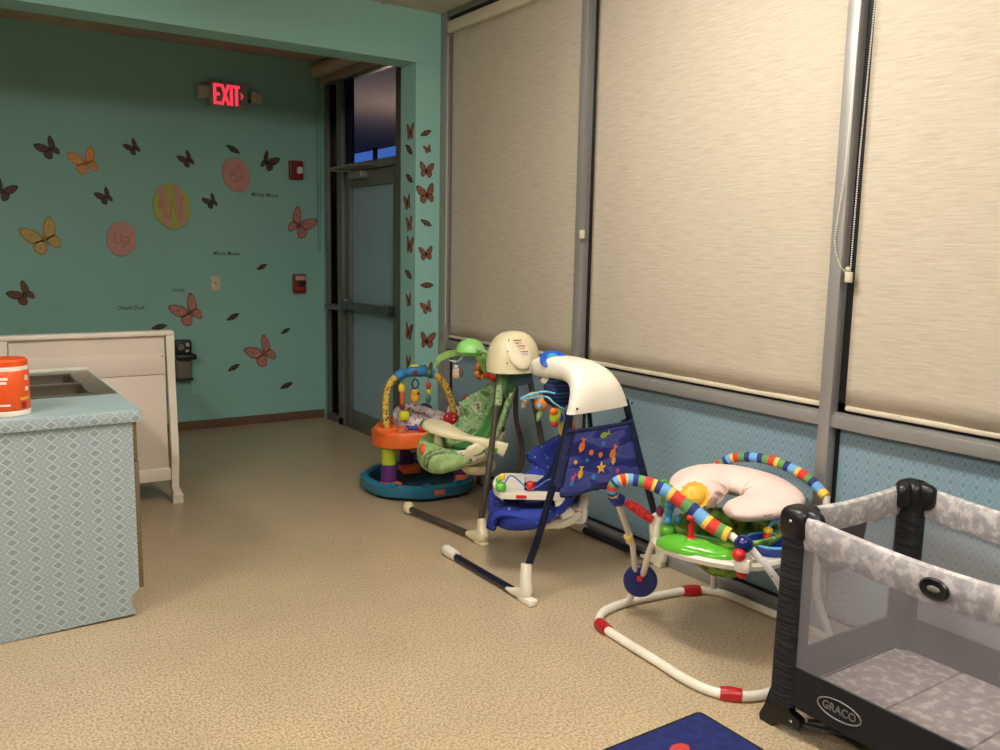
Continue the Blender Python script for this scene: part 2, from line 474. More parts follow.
# ------------------------------------------------------------------ ceiling lights
M_LAMP = mat('lit_lamp_diffuser', (255, 255, 255), 0.5)
_t = bpy.data.materials.new('glowing_diffuser'); _t.use_nodes = True
_b = _t.node_tree.nodes['Principled BSDF']; _b.inputs['Emission Color'].default_value = LAMP_COLOR+(1,); _b.inputs['Emission Strength'].default_value = LAMP_POWER
_b.inputs['Base Color'].default_value = (0.8, 0.8, 0.8, 1)
where = ['in front of the middle window', 'by the windows, behind the viewer', 'left of the viewer', 'behind the viewer, away from the windows']
for k, (lx, ly) in enumerate(TROFFERS):
    T = thing('ceiling_light', 'long wraparound ceiling light '+where[k], 'ceiling light', (lx, ly, ZC), 'wraparound ceiling lights')
    m = MB().span((lx-0.15, ly-0.62, ZC-0.02), (lx+0.15, ly+0.62, ZC-0.004), 0.003)
    for q in (-1, 1): m.box((lx, ly+q*0.612, ZC-0.07), (0.28, 0.016, 0.115), 0.006)
    m.build('housing', M_CREAM, T)
    prof = [(-0.13, ZC-0.02), (-0.13, ZC-0.09), (-0.10, ZC-0.125), (0.10, ZC-0.125), (0.13, ZC-0.09), (0.13, ZC-0.02)]
    MB().loft([[(lx+px, ly+q, pz) for px, pz in prof] for q in (-0.60, 0.60)]).build('diffuser', _t, T)

# ------------------------------------------------------------------ roller blinds
def beadchain(m, pts, r=0.0028, step=0.0085):
    pts = [Vector(p) for p in pts]
    for a, b in zip(pts, pts[1:]):
        L = (b-a).length; n = max(1, int(L/step))
        for i in range(n): m.ell(a.lerp(b, i/n), (r, r, r), nu=6, nv=4)
blind_lab = ['beige roller blind nearest the mint pier', 'wide beige roller blind in the middle window', 'beige roller blind above the travel playpen, at the right edge']
edges = [(5.005, 3.652), (3.545, 2.082), (1.985, 0.47)]
M_HEM = mat('cream_blind_hem', (214, 202, 176), 0.5)
for k, (ya, yb_) in enumerate(edges):
    B = thing('roller_blind', blind_lab[k], 'roller blind', (2.955, (ya+yb_)/2, 2.93), 'beige roller blinds over the windows')
    def cloth(u, v, ya=ya, yb_=yb_, k=k):
        z = 2.90-u*(2.90-0.928)
        y = ya+(yb_-ya)*v
        sag = 0.006*u*u*math.sin(v*17+k)*math.sin(v*5+1.3*k)
        return (2.962+sag, y, z)
    MB().grid(cloth, 24, 60).build('shade_cloth', M_BLIND, B, solid=0.002, sharp=0)
    m = MB().span((2.952, yb_+0.004, 0.909), (2.972, ya-0.004, 0.930), 0.008)
    m.build('hem_bar', M_HEM, B)
    m = MB().span((2.925, yb_-0.02, 2.873), (2.985, ya+0.010, 2.950), 0.014)
    m.build('cassette', M_CREAM, B)
    if k == 2:
        m = MB()
        beadchain(m, [(2.915, 2.005, 2.87), (2.915, 2.015, 2.42), (2.915, 2.030, 1.80), (2.918, 2.050, 1.62), (2.918, 2.055, 1.57), (2.918, 2.046, 1.52), (2.918, 2.020, 1.465), (2.918, 1.990, 1.437)], 0.0032)
        beadchain(m, [(2.930, 1.955, 2.87), (2.935, 1.972, 2.40), (2.935, 1.985, 1.90), (2.930, 1.985, 1.45), (2.925, 1.985, 1.44)], 0.0032)
        ch = m.build('bead_chain', mat('white_bead_chain', (225, 218, 198), 0.4), B)
        MB().span((2.915, 1.970, 1.405), (2.93, 1.998, 1.445), 0.004).ell((2.922, 1.99, 1.455), (0.009, 0.009, 0.009)).build('chain_clip', mat('ivory_plastic_clip', (205, 195, 165), 0.4), B)
    elif k == 1:
        m = MB(); beadchain(m, [(2.925, 3.575, 2.87), (2.922, 3.580, 1.62)], 0.0028); beadchain(m, [(2.93, 3.56, 2.87), (2.93, 3.565, 1.62)], 0.0028)
        m.build('bead_chain', mat('grey_bead_chain', (120, 116, 104), 0.4), B)
        MB().span((2.91, 3.560, 1.27+0.3), (2.93, 3.59, 1.315+0.3), 0.004).build('chain_clip', mat('ivory_plastic_clip', (205, 195, 165), 0.4), B)
    else:
        m = MB(); m.tube([(2.935, 5.012, 2.85), (2.935, 5.012, 1.0)], 0.004, 8, smooth=0); m.build('pull_cord', mat('pale_blind_cord', (190, 188, 178), 0.5), B)
# rolled-up blind over the door in the alcove
B = thing('roller_blind', 'rolled-up roller blind above the glass door', 'roller blind', (2.87, 6.2, 2.95))
M_ROLL = mat('cream_rolled_shade', (178, 166, 140), 0.7)
m = MB().lathe([(0.0, 0), (0.052, 0.0), (0.055, 0.01), (0.055, 1.72), (0.052, 1.73), (0.0, 1.73)], (2.885, 5.385, 2.955), 'Y', 24)
m.build('rolled_cloth', M_ROLL, B)
m = MB().span((2.90, 5.385, 2.84), (2.935, 7.11, 2.905), 0.004); m.build('valance_board', mat('taupe_valance_board', (150, 138, 118), 0.6), B)
m = MB()
beadchain(m, [(2.885, 7.10, 2.92), (2.885, 7.105, 2.2), (2.885, 7.10, 1.50), (2.89, 7.095, 1.46)], 0.004, 0.012)
beadchain(m, [(2.90, 7.07, 2.92), (2.90, 7.07, 2.2), (2.90, 7.075, 1.50), (2.89, 7.085, 1.46)], 0.004, 0.012)
m.build('bead_chain', mat('dark_bead_chain', (60, 72, 66), 0.5), B)

# ================================================================== wall decals
def bfly_polys():
    up = [(0.02, 0.05), (0.09, 0.26), (0.24, 0.44), (0.42, 0.53), (0.52, 0.50), (0.52, 0.32), (0.46, 0.13), (0.34, -0.01), (0.04, -0.05)]
    lo = [(0.03, 0.0), (0.28, 0.02), (0.40, -0.06), (0.42, -0.20), (0.33, -0.35), (0.20, -0.38), (0.09, -0.28), (0.03, -0.12)]
    return up, lo
def inner(poly, k):
    cx = sum(p[0] for p in poly)/len(poly); cy = sum(p[1] for p in poly)/len(poly)
    return [(cx+(x-cx)*k, cy+(y-cy)*k) for x, y in poly]
def bfly(mb, M, w, rot, fl, fr):
    """two pairs of wings + body; fl / fr foreshorten the left and right wings"""
    fl = max(fl, 0.55)*1.08; fr = max(fr, 0.55)*1.12
    R = M @ Matrix.Rotation(rot, 4, 'Z')
    up, lo = bfly_polys()
    for sx in (-fl, fr):
        for P_ in (up, lo):
            q = [(x*sx*w, y*w) for x, y in P_]
            if sx < 0: q = q[::-1]
            mb.cur = 0; mb.prism(q, 0.0015, R)
            # veins leave two or three coloured cells
            q2 = inner(q, 0.80)
            n = len(q2); h = n//2
            cx = sum(p[0] for p in q2)/n; cy = sum(p[1] for p in q2)/n
            mb.cur = 1
            for a in range(0, n):
                b = (a+1) % n
                tri = inner([(cx, cy), q2[a], q2[b]], 0.9)
                mb.prism(tri, 0.0006, R @ Matrix.Translation((0, 0, 0.0015)))
    mb.cur = 0
    mb.prism([(-0.02*w, 0.16*w), (0.02*w, 0.16*w), (0.025*w, -0.05*w), (0.01*w, -0.24*w), (-0.01*w, -0.24*w), (-0.025*w, -0.05*w)], 0.003, R)
    for sx in (-1, 1):
        mb.prism([(0, 0.15*w), (sx*0.10*w, 0.34*w), (sx*0.115*w, 0.34*w), (0.01*sx*w, 0.14*w)][::sx], 0.001, R)
def leafy(mb, M, w, rot):
    """a butterfly seen nearly edge-on: a pointed lozenge with scalloped edges"""
    R = M @ Matrix.Rotation(rot, 4, 'Z')
    P_ = [(-0.5, 0.02), (-0.32, 0.12), (-0.15, 0.16), (-0.04, 0.2), (0.06, 0.17), (0.2, 0.16), (0.34, 0.09), (0.5, 0.0), (0.34, -0.07), (0.22, -0.15), (0.1, -0.14), (-0.02, -0.19), (-0.16, -0.13), (-0.32, -0.09)]
    q = [(x*w, y*w) for x, y in P_][::-1]
    mb.cur = 0; mb.prism(q, 0.0015, R); mb.cur = 1
    for (x, y, rx, ry) in ((-0.2, 0.02, 0.10, 0.06), (0.02, 0.06, 0.09, 0.06), (0.05, -0.07, 0.08, 0.045), (0.22, 0.0, 0.09, 0.05)):
        mb.prism([((x+rx*math.cos(a))*w, (y+ry*math.sin(a))*w) for a in [i*PI/4 for i in range(8)]], 0.0006, R @ Matrix.Translation((0, 0, 0.0015)))
    mb.cur = 0
M_DK = mat('dark_brown_vinyl', (44, 30, 26), 0.55); M_DK2 = mat('dull_red_brown_vinyl', (96, 62, 48), 0.55)
M_PK = mat('rust_vinyl', (146, 92, 72), 0.5); M_PK2 = mat('salmon_pink_vinyl', (196, 132, 118), 0.5)
M_GD = mat('gold_glitter_vinyl', (170, 140, 70), 0.45, bump=0.4, bscale=200); M_GD2 = mat('pale_gold_glitter', (205, 180, 96), 0.45, bump=0.4, bscale=200)
M_OR = mat('orange_glitter_vinyl', (205, 130, 62), 0.45, bump=0.4, bscale=200); M_OR2 = mat('light_orange_glitter', (232, 165, 92), 0.45, bump=0.4, bscale=200)
M_MO = mat('monarch_black_vinyl', (42, 30, 26), 0.5); M_MO2 = mat('monarch_orange_vinyl', (150, 88, 64), 0.5)
def decal(kind, M, w, rot, label, cat='butterfly decal', fl=0.95, fr=0.75, mats=(None, None), group=None):
    m = MB()
    if kind == 'leaf': leafy(m, M, w, rot)
    else: bfly(m, M, w, rot, fl, fr)
    o = m.build('butterfly_decal', list(mats), sharp=20)
    return tag(o, label, cat, group)
G1 = 'butterfly decals on the alcove back wall'
EPS = 0.0006
dk = (M_DK, M_DK2)
for (x, z, w_, rot, fl, fr, mt, lab) in [
    (0.862, 2.165, 0.155, 0.6, 0.95, 0.62, dk, 'dark butterfly decal high on the wall left of the orange one'),
    (1.431, 2.218, 0.12, 0.65, 0.85, 0.6, dk, 'dark butterfly decal high up, right of the orange butterfly'),
    (1.827, 2.157, 0.13, 0.6, 0.85, 0.55, dk, 'dark butterfly decal above the striped oval plaque'),
    (1.219, 1.842, 0.125, 0.55, 0.9, 0.6, dk, 'small dark butterfly decal left of the striped oval plaque'),
    (0.539, 1.850, 0.16, -0.5, 1.0, 0.8, dk, 'dark butterfly decal cut by the left edge of the photo'),
    (2.004, 1.841, 0.12, 0.55, 0.9, 0.6, dk, 'dark butterfly decal between the striped plaque and upper pink plaque'),
    (2.461, 2.187, 0.16, -0.5, 0.5, 0.9, dk, 'dark butterfly decal between the upper pink plaque and the strobe'),
    (0.641, 1.118, 0.165, 0.7, 0.95, 0.65, (M_DK, mat('dull_orange_vinyl', (130, 74, 46), 0.5)), 'dark orange-brown butterfly decal low on the left, above the crib'),
    (2.729, 1.682, 0.25, -0.55, 0.7, 0.85, (M_PK, M_PK2), 'large salmon pink butterfly decal below the strobe'),
    (1.805, 0.963, 0.25, 0.55, 0.9, 0.65, (M_PK, M_PK2), 'large salmon pink butterfly decal above the crib corner'),
    (2.408, 0.601, 0.26, 0.6, 0.9, 0.6, (M_PK, M_PK2), 'large salmon pink butterfly decal lowest on the wall'),
    (1.092, 2.083, 0.20, 0.35, 0.9, 0.75, (M_OR, M_OR2), 'orange glitter butterfly decal high on the wall'),
    (0.794, 1.520, 0.26, 0.45, 0.9, 0.75, (M_GD, M_GD2), 'gold glitter butterfly decal left of the lower pink plaque')]:
    decal('b', wall_back(x, z, YB-EPS), w_, rot, lab, fl=fl, fr=fr, mats=mt, group=G1)
for (x, z, w_, rot, lab) in [
    (2.183, 2.266, 0.13, -0.45, 'lozenge-shaped dark butterfly decal above the upper pink plaque'),
    (2.401, 1.326, 0.105, 0.5, 'lozenge-shaped dark butterfly decal left of the red pull station'),
    (2.149, 0.914, 0.125, 0.5, 'lozenge-shaped dark butterfly decal below the light switch'),
    (2.596, 0.781, 0.10, 0.5, 'lozenge-shaped dark butterfly decal up and right of the lowest pink butterfly'),
    (2.146, 0.491, 0.12, 0.5, 'lozenge-shaped dark butterfly decal down and left of the lowest pink butterfly'),
    (2.597, 0.307, 0.13, 0.4, 'lozenge-shaped dark butterfly decal just above the baseboard by the door'),
    (1.566, 0.850, 0.13, 0.2, 'lozenge-shaped dark butterfly decal half hidden behind the crib top')]:
    decal('leaf', wall_back(x, z, YB-EPS), w_, rot, lab, mats=dk, group=G1)
mo = (M_MO, M_MO2)
ordw = ['topmost', 'second from the top', 'third from the top', 'fourth from the top', 'fifth from the top', 'sixth from the top', 'seventh from the top', 'eighth from the top', 'ninth from the top', 'tenth from the top', 'lowest']
for i, (x, z, w_, kd, rot, fl, fr) in enumerate([
    (2.825, 2.250, 0.095, 'leaf', 0.45, 1, 1), (2.841, 2.147, 0.06, 'b', 0.3, 0.9, 0.7), (2.827, 2.009, 0.11, 'b', -0.05, 0.8, 0.9), (2.836, 1.854, 0.135, 'b', 0.2, 0.95, 0.75),
    (2.830, 1.671, 0.10, 'leaf', -0.4, 1, 1), (2.831, 1.465, 0.10, 'b', 0.1, 0.9, 0.9), (2.840, 1.259, 0.11, 'leaf', 0.0, 1, 1), (2.845, 1.107, 0.095, 'b', 0.3, 0.9, 0.6),
    (2.839, 0.883, 0.12, 'b', -0.1, 0.7, 0.95), (2.861, 0.683, 0.09, 'b', 0.3, 0.6, 0.7), (2.844, 0.435, 0.10, 'leaf', -0.35, 1, 1)]):
    decal(kd, face_minus_y(x, 5.10-EPS, z), w_, rot, 'monarch butterfly decal on the bright front of the pier, '+ordw[i], fl=fl, fr=fr, mats=mo, group='butterfly decals on the front of the pier')
for i, (y, z, w_, kd, rot, fl, fr) in enumerate([
    (5.176, 2.254, 0.115, 'b', 0, 0.75, 0.75), (5.191, 2.147, 0.125, 'leaf', -0.6, 1, 1), (5.185, 1.961, 0.12, 'leaf', -0.5, 1, 1), (5.205, 1.802, 0.11, 'b', 0.2, 0.9, 0.5),
    (5.184, 1.657, 0.11, 'b', 0.1, 0.7, 0.7), (5.183, 1.518, 0.125, 'b', -0.1, 0.5, 0.8), (5.195, 1.329, 0.12, 'leaf', -0.5, 1, 1), (5.185, 1.151, 0.10, 'b', 0.15, 0.7, 0.6),
    (5.192, 0.937, 0.13, 'b', -0.15, 0.45, 0.8), (5.190, 0.727, 0.10, 'b', 0, 0.6, 0.6)]):
    lab = ordw[i] if i < 9 else 'lowest'
    decal(kd, face_minus_x(2.75-EPS, y, z), w_, rot, 'monarch butterfly decal on the shaded side of the pier, '+lab, fl=fl, fr=fr, mats=mo, group='butterfly decals on the side of the pier')

# captions in script on the wall
M_INK = mat('black_caption_vinyl', (26, 30, 26), 0.6); M_INK2 = mat('faded_brown_caption_vinyl', (90, 76, 62), 0.6)
for txt, x, z, wd, mm, lab in [('Mickey Mouse', 2.436, 1.918, 0.235, M_INK2, 'thin brown script caption below the strobe'),
                          ('Minnie Mouse', 2.105, 1.433, 0.215, M_INK2, 'thin brown script caption above the light switch'),
                          ('Goofy', 1.718, 1.141, 0.095, M_INK2, 'short brown script caption left of the light switch'),
                          ('Donald Duck', 1.36, 1.006, 0.20, M_INK, 'black script caption just above the crib')]:
    o = textmesh(txt, 0.046, 0.0005, wall_back(x, z, YB-0.0008), 'wall_caption', mm, shear=0.35, width=wd, bold=0.0003)
    tag(o, lab, 'wall caption')

# round plaques
def disc(name, x, z, r, parent_mats, label, stripes=False, tilt=0.0):
    T = thing(name, label, 'wall plaque', (x, YB, z), 'oval painted plaques')
    M = wall_back(x, z, YB-0.001) @ Matrix.Rotation(tilt, 4, 'Z') @ Matrix.Diagonal((0.81, 1, 1, 1))
    m = MB(); m.X = M; m.lathe([(0.0, 0), (r*0.97, 0), (r, 0.004), (r, 0.014), (r*0.985, 0.018), (0, 0.018)], n=48)
    m.build('board', parent_mats[0], T)
    if stripes:
        m = MB(); m.X = M @ Matrix.Translation((0, 0, 0.018))
        for sx in (-0.42, 0.42):
            hw = 0.21*r; cx = sx*r; pts = []
            for i in range(9):
                xx = cx-hw+2*hw*i/8; pts.append((xx, math.sqrt(max(0, (r*0.97)**2-xx*xx))))
            poly = [(a, -b) for a, b in pts]+pts[::-1]
            m.prism(poly, 0.0015)
        m.build('stripes', parent_mats[1], T)
    return T, M
M_PINKP = mat('dusty_pink_paint', (205, 150, 140), 0.6); M_PINKD = mat('deeper_pink_paint', (192, 130, 122), 0.6)
M_LIME = mat('yellow_green_paint', (178, 186, 84), 0.6)
def curls(M, T, r, mm, seq, rad):
    m = MB(); m.X = M @ Matrix.Translation((0, 0, 0.019))
    for pts in seq: m.tube([(a*r, b*r, 0) for a, b in pts], rad*1.6, 6, flat=0.4)
    m.build('painted_monogram', mm, T)
T, M = disc('oval_plaque', 1.312, 1.531, 0.130, (M_PINKP,), tilt=-0.12, label='pink oval plaque hanging lower on the wall, left of the striped one')
mono = [[(-0.5, 0.4), (-0.45, 0.0), (-0.35, -0.3), (-0.1, -0.2), (0.0, 0.1), (-0.15, 0.3)], [(-0.1, -0.05), (0.2, 0.15), (0.5, 0.1), (0.3, -0.1), (0.0, -0.2)], [(0.5, 0.1), (0.45, -0.2), (0.1, -0.42), (0.3, -0.5)]]
curls(M, T, 0.127, M_PINKD, mono, 0.004)
T, M = disc('oval_plaque', 2.20, 2.064, 0.138, (M_PINKP,), tilt=0.3, label='pink oval plaque hanging highest on the wall, near the strobe')
curls(M, T, 0.132, M_PINKD, [[(0.45, 0.5), (0.2, 0.3), (0.5, 0.1), (0.35, -0.1)], [(-0.5, -0.1), (-0.3, -0.35), (0.0, -0.3), (-0.1, 0.0), (-0.4, 0.05), (-0.2, 0.25), (0.15, 0.1)], [(0.1, 0.0), (0.3, -0.3), (0.5, -0.2)]], 0.004)
T, M = disc('oval_plaque', 1.691, 1.792, 0.175, (M_LIME, M_PINKP), 'large green oval plaque with two wide pink stripes', True, tilt=0.12)
curls(M, T, 0.178, mat('olive_brown_paint', (176, 146, 92), 0.6), [[(-0.62, 0.25), (-0.7, 0.1), (-0.6, 0.0), (-0.55, 0.2), (-0.3, -0.5), (-0.1, -0.2), (0.02, 0.2), (0.15, -0.2), (0.3, -0.5), (0.5, 0.2), (0.62, 0.3), (0.55, 0.4)]], 0.0035)

# exit sign
T = thing('exit_sign', 'red lit EXIT sign with two square emergency lamps, high on the alcove wall', 'exit sign', (2.14, YB, 2.67))
MB().box((2.14, YB-0.03, 2.677), (0.305, 0.06, 0.20), 0.008).build('housing', mat('grey_sign_housing', (172, 170, 156), 0.5), T)
_r = bpy.data.materials.new('lit_red_lettering'); _r.use_nodes = True
_rb = _r.node_tree.nodes['Principled BSDF']; _rb.inputs['Base Color'].default_value = (0.5, 0.02, 0.04, 1); _rb.inputs['Emission Color'].default_value = (1.0, 0.035, 0.075, 1); _rb.inputs['Emission Strength'].default_value = 1.3
def sign_letters():
    m = MB(); m.X = wall_back(2.132, 2.677, YB-0.0605)
    H_ = 0.078
    def bar(x0, y0, x1, y1, t=0.011):
        a = Vector((x0, y0)); b = Vector((x1, y1)); d = (b-a).normalized(); n_ = Vector((-d.y, d.x))*t
        m.prism([tuple(a+n_), tuple(a-n_), tuple(b-n_), tuple(b+n_)], 0.002)
    # E
    bar(-0.100, -H_, -0.100, H_); bar(-0.10, H_-0.011, -0.055, H_-0.011); bar(-0.10, 0, -0.062, 0); bar(-0.10, -H_+0.011, -0.055, -H_+0.011)
    # X
    bar(-0.045, -H_, 0.008, H_, 0.010); bar(-0.045, H_, 0.008, -H_, 0.010)
    # I
    bar(0.030, -H_, 0.030, H_)
    # T
    bar(0.072, -H_, 0.072, H_-0.01); bar(0.047, H_-0.011, 0.098, H_-0.011)
    # arrow
    bar(0.107, 0.022, 0.121, 0.0, 0.004); bar(0.107, -0.022, 0.121, 0.0, 0.004)
    return m
sign_letters().build('lettering', _r, T)
M_EL = mat('frosted_lamp_head', (196, 194, 178), 0.4)
for x, z in ((1.945, 2.684), (2.365, 2.680)):
    m = MB().box((x, YB-0.045, z), (0.088, 0.07, 0.095), 0.012)
    hd = m.build('lamp_head', M_EL, T)
    MB().box((x, YB-0.082, z), (0.068, 0.006, 0.074), 0.002).build('lens', mat('lamp_lens_plastic', (205, 200, 184), 0.3), hd)
    MB().lathe([(0.012, -0.05), (0.012, 0.05)], (x+(0.03 if x < 2.1 else -0.04), YB-0.03, z-0.03), 'X', 10).build('arm', mat('dark_lamp_arm', (60, 60, 56), 0.5), hd)

# fire strobe
T = thing('fire_strobe', 'dark red fire alarm strobe with a small white lens, high by the door', 'fire alarm', (2.70, YB, 2.13))
M_RED = mat('dark_red_plastic', (132, 38, 34), 0.45)
MB().box((2.70, YB-0.022, 2.135), (0.118, 0.044, 0.155), 0.010).build('body', M_RED, T)
MB().ell((2.724, YB-0.048, 2.135), (0.024, 0.02, 0.03), e=0.5).build('lens', mat('clear_strobe_lens', (225, 215, 200), 0.15), T)
m = MB()
for i in range(5): m.box((2.672, YB-0.045, 2.10+i*0.016), (0.04, 0.004, 0.006), 0.001)
m.build('speaker_slots', mat('maroon_recess', (70, 22, 20), 0.6), T)
# pull station
T = thing('fire_pull_station', 'red fire alarm pull station with a white top, beside the door', 'fire alarm', (2.716, YB, 1.19))
MB().box((2.716, YB-0.02, 1.187), (0.112, 0.04, 0.160), 0.008).build('body', M_RED, T)
MB().box((2.72, YB-0.043, 1.235), (0.086, 0.008, 0.036), 0.002).build('top_plate', mat('pinkish_white_plate', (205, 168, 150), 0.5), T)
m = MB().box((2.73, YB-0.047, 1.196), (0.068, 0.014, 0.022), 0.004).box((2.73, YB-0.044, 1.178), (0.03, 0.012, 0.03), 0.004)
m.build('pull_handle', mat('black_pull_handle', (30, 30, 30), 0.4), T)
MB().box((2.716, YB-0.043, 1.14), (0.08, 0.006, 0.03), 0.002).build('lower_plate', mat('brighter_red_plate', (170, 48, 44), 0.4), T)
# switch
T = thing('light_switch', 'ivory light switch on the alcove wall', 'light switch', (2.013, YB, 1.195))
MB().box((2.013, YB-0.004, 1.195), (0.072, 0.008, 0.118), 0.003).build('cover_plate', mat('ivory_plate', (222, 208, 168), 0.4), T)
MB().box((2.013, YB-0.012, 1.197), (0.010, 0.016, 0.024), 0.003, rot=(0.4, 0, 0)).build('toggle', mat('tan_toggle', (176, 140, 96), 0.4), T)
# painted-over blank plate low on the wall
m = MB().box((1.83, YB-0.004, 0.353), (0.075, 0.008, 0.115), 0.003)
tag(m.build('blank_wall_plate', M_WALL), 'mint-painted blank plate low on the wall right of the crib', 'wall plate')
# black wall-mounted dispenser
T = thing('wall_dispenser', 'black wall-mounted dispenser with a smoky clear lower half, behind the crib', 'dispenser', (1.73, YB, 0.43))
M_BLK = mat('black_plastic', (18, 18, 19), 0.4)
m = MB().box((1.72, YB-0.05, 0.685), (0.13, 0.10, 0.125), 0.012)
m.box((1.735, YB-0.075, 0.615), (0.155, 0.15, 0.045), 0.014)
m.build('housing', M_BLK, T)
MB().box((1.725, YB-0.05, 0.515), (0.118, 0.09, 0.155), 0.016).build('container', mat('smoky_clear_plastic', (118, 110, 100), 0.2), T)
MB().box((1.725, YB-0.05, 0.432), (0.13, 0.10, 0.02), 0.005).build('base_cap', M_BLK, T)
m = MB()
m.lathe([(0.026, 0), (0.026, 0.006)], (1.700, YB-0.106, 0.695), 'Y', 20)
m.build('round_button', mat('grey_disc', (120, 112, 104), 0.4), T)
m = MB().box((1.752, YB-0.102, 0.712), (0.026, 0.006, 0.028), 0.003)
m.build('label_chip', mat('white_label_chip', (200, 190, 180), 0.5), T)
MB().box((1.748, YB-0.102, 0.662), (0.026, 0.006, 0.020), 0.003).build('label_chip', mat('white_label_chip', (200, 190, 180), 0.5), T)

# ================================================================== sink cabinet
T = thing('sink_cabinet', 'base cabinet covered in blue-grey diamond film, brown doors on its right side', 'cabinet', (0.38, 4.2, 0))
poly = [(0.06, 0.0), (0.655, 0.012), (0.634, 0.062), (0.640, 0.09), (0.668, 0.117), (0.668, 0.818), (0.06, 0.818)]
MB().prism(poly, 0.02, face_minus_y(0, 3.592, 0)).build('end_panel', M_PAPER_END, T)
M_BRN = mat('olive_brown_wood', (112, 96, 68), 0.5, vscale=3)
MB().span((0.06, 3.592, 0.10), (0.662, 4.84, 0.12)).span((0.06, 3.592, 0.12), (0.08, 4.84, 0.818)).span((0.64, 3.592, 0.12), (0.662, 4.84, 0.818)).span((0.06, 4.82, 0.12), (0.662, 4.84, 0.818)).span((0.06, 3.60, 0.0), (0.60, 4.84, 0.10)).build('carcass', M_BRN, T)
yy = 3.576
for i in range(2):
    y0 = yy+i*0.632; y1 = y0+0.628
    d = MB().span((0.663, y0, 0.648), (0.684, y1, 0.812), 0.003).build('drawer_front', M_BRN, T)
    MB().tube([(0.684, (y0+y1)/2-0.05, 0.73), (0.708, (y0+y1)/2-0.045, 0.73), (0.708, (y0+y1)/2+0.045, 0.73), (0.684, (y0+y1)/2+0.05, 0.73)], 0.005, 8, smooth=0).build('handle', M_ALU, d)
    d = MB().span((0.663, y0, 0.118), (0.687, y1, 0.642), 0.003).build('door', M_BRN, T)
    MB().tube([(0.687, y1-0.06, 0.50), (0.708, y1-0.06, 0.505), (0.708, y1-0.06, 0.595), (0.687, y1-0.06, 0.60)], 0.005, 8, smooth=0).build('handle', M_ALU, d)
T = thing('worktop', 'pale blue film-covered worktop on the sink cabinet', 'worktop', (0.38, 4.2, 0.82))
m = MB()   # top with an opening for the sink
m.span((0.04, 3.562, 0.845), (0.700, 4.00, 0.851)).span((0.04, 4.775, 0.845), (0.700, 4.86, 0.851)).span((0.04, 4.00, 0.845), (0.10, 4.775, 0.851)).span((0.692, 4.00, 0.845), (0.700, 4.775, 0.851))
m.build('top_surface', M_PAPER_TOP, T)
m = MB().span((0.04, 3.558, 0.805), (0.700, 3.57, 0.849), 0.002).span((0.690, 3.562, 0.820), (0.702, 4.86, 0.849), 0.002)
m.build('front_edge', M_PAPER_END, T)
MB().span((0.04, 4.86, 0.82), (0.702, 4.872, 0.862), 0.002).build('rear_edge', mat('white_edge_strip', (232, 224, 204), 0.4), T)
# sink
M_STEEL = mat('brushed_stainless_steel', (150, 140, 124), 0.28, 0.9, var=0.04)
T = thing('steel_sink', 'double-bowl stainless steel sink set into the worktop', 'sink', (0.40, 4.39, 0.85))
def bowl(m, x0, x1, y0, y1, zt, zb):
    rings = []
    for (ins, z) in ((0.0, zt), (0.006, zt-0.006), (0.010, zb+0.03), (0.03, zb), (0.10, zb-0.002)):
        r = 0.045
        ring = []
        ax0, ax1, ay0, ay1 = x0+ins, x1-ins, y0+ins, y1-ins
        for (cx, cy, a0) in ((ax1-r, ay1-r, 0), (ax0+r, ay1-r, PI/2), (ax0+r, ay0+r, PI), (ax1-r, ay0+r, 1.5*PI)):
            for k in range(6):
                a = a0+k*PI/10; ring.append((cx+r*math.cos(a), cy+r*math.sin(a), z))
        rings.append(ring)
    m.loft(rings, cap=False); n = len(rings[0]); m.add(rings[-1], [tuple(range(n))])
m = MB()
xs = [0.105, 0.15, 0.60, 0.690]; ys = [4.0, 4.045, 4.35, 4.39, 4.69, 4.775]
for i in range(3):
    for j in range(5):
        if i == 1 and j in (1, 3): continue
        m.span((xs[i], ys[j], 0.848), (xs[i+1], ys[j+1], 0.855))
m.build('rim', M_STEEL, T)
m = MB(); bowl(m, 0.15, 0.60, 4.045, 4.35, 0.855, 0.70); m.build('bowl', M_STEEL, T)
m = MB(); bowl(m, 0.15, 0.60, 4.39, 4.69, 0.855, 0.70); m.build('bowl', M_STEEL, T)

# canister of wipes
cx, cy = 0.252, 3.70
T = thing('wipes_canister', 'orange plastic canister of wipes on the worktop at the left edge', 'canister', (cx, cy, 0.8515))
M_ORG = mat('glossy_orange_label', (232, 88, 30), 0.35); M_WHT = mat('white_plastic', (236, 226, 206), 0.35)
r = 0.080
MB().lathe([(0, 0), (r-0.004, 0), (r, 0.004), (r, 0.019), (r-0.002, 0.020), (r-0.002, 0.178), (r-0.002, 0.184), (r-0.004, 0.19), (0, 0.19)], (cx, cy, 0.8515), n=48).build('body', M_WHT, T)
MB().lathe([(r-0.0015, 0.0), (r-0.0008, 0.001), (r-0.0008, 0.149), (r-0.0015, 0.15)], (cx, cy, 0.873), n=48).build('label_wrap', M_ORG, T)
MB().lathe([(0, 0.183), (r-0.003, 0.183), (r-0.003, 0.205), (r-0.010, 0.213), (r-0.020, 0.210), (0, 0.210)], (cx, cy, 0.8515), n=48).build('lid', M_ORG, T)
def arc_patch(m, a0, a1, z0, z1, rr):
    n = 10
    V = []; F = []
    for i in range(n+1):
        a = a0+(a1-a0)*i/n
        for z in (z0, z1): V.append((cx+rr*math.cos(a), cy+rr*math.sin(a), z))
    for i in range(n): F.append((2*i, 2*i+2, 2*i+3, 2*i+1))
    m.add(V, F)
m = MB(); arc_patch(m, -1.05, -0.55, 0.912, 0.922, r+0.0003); m.build('yellow_band', mat('yellow_label_band', (240, 180, 50), 0.4), T)
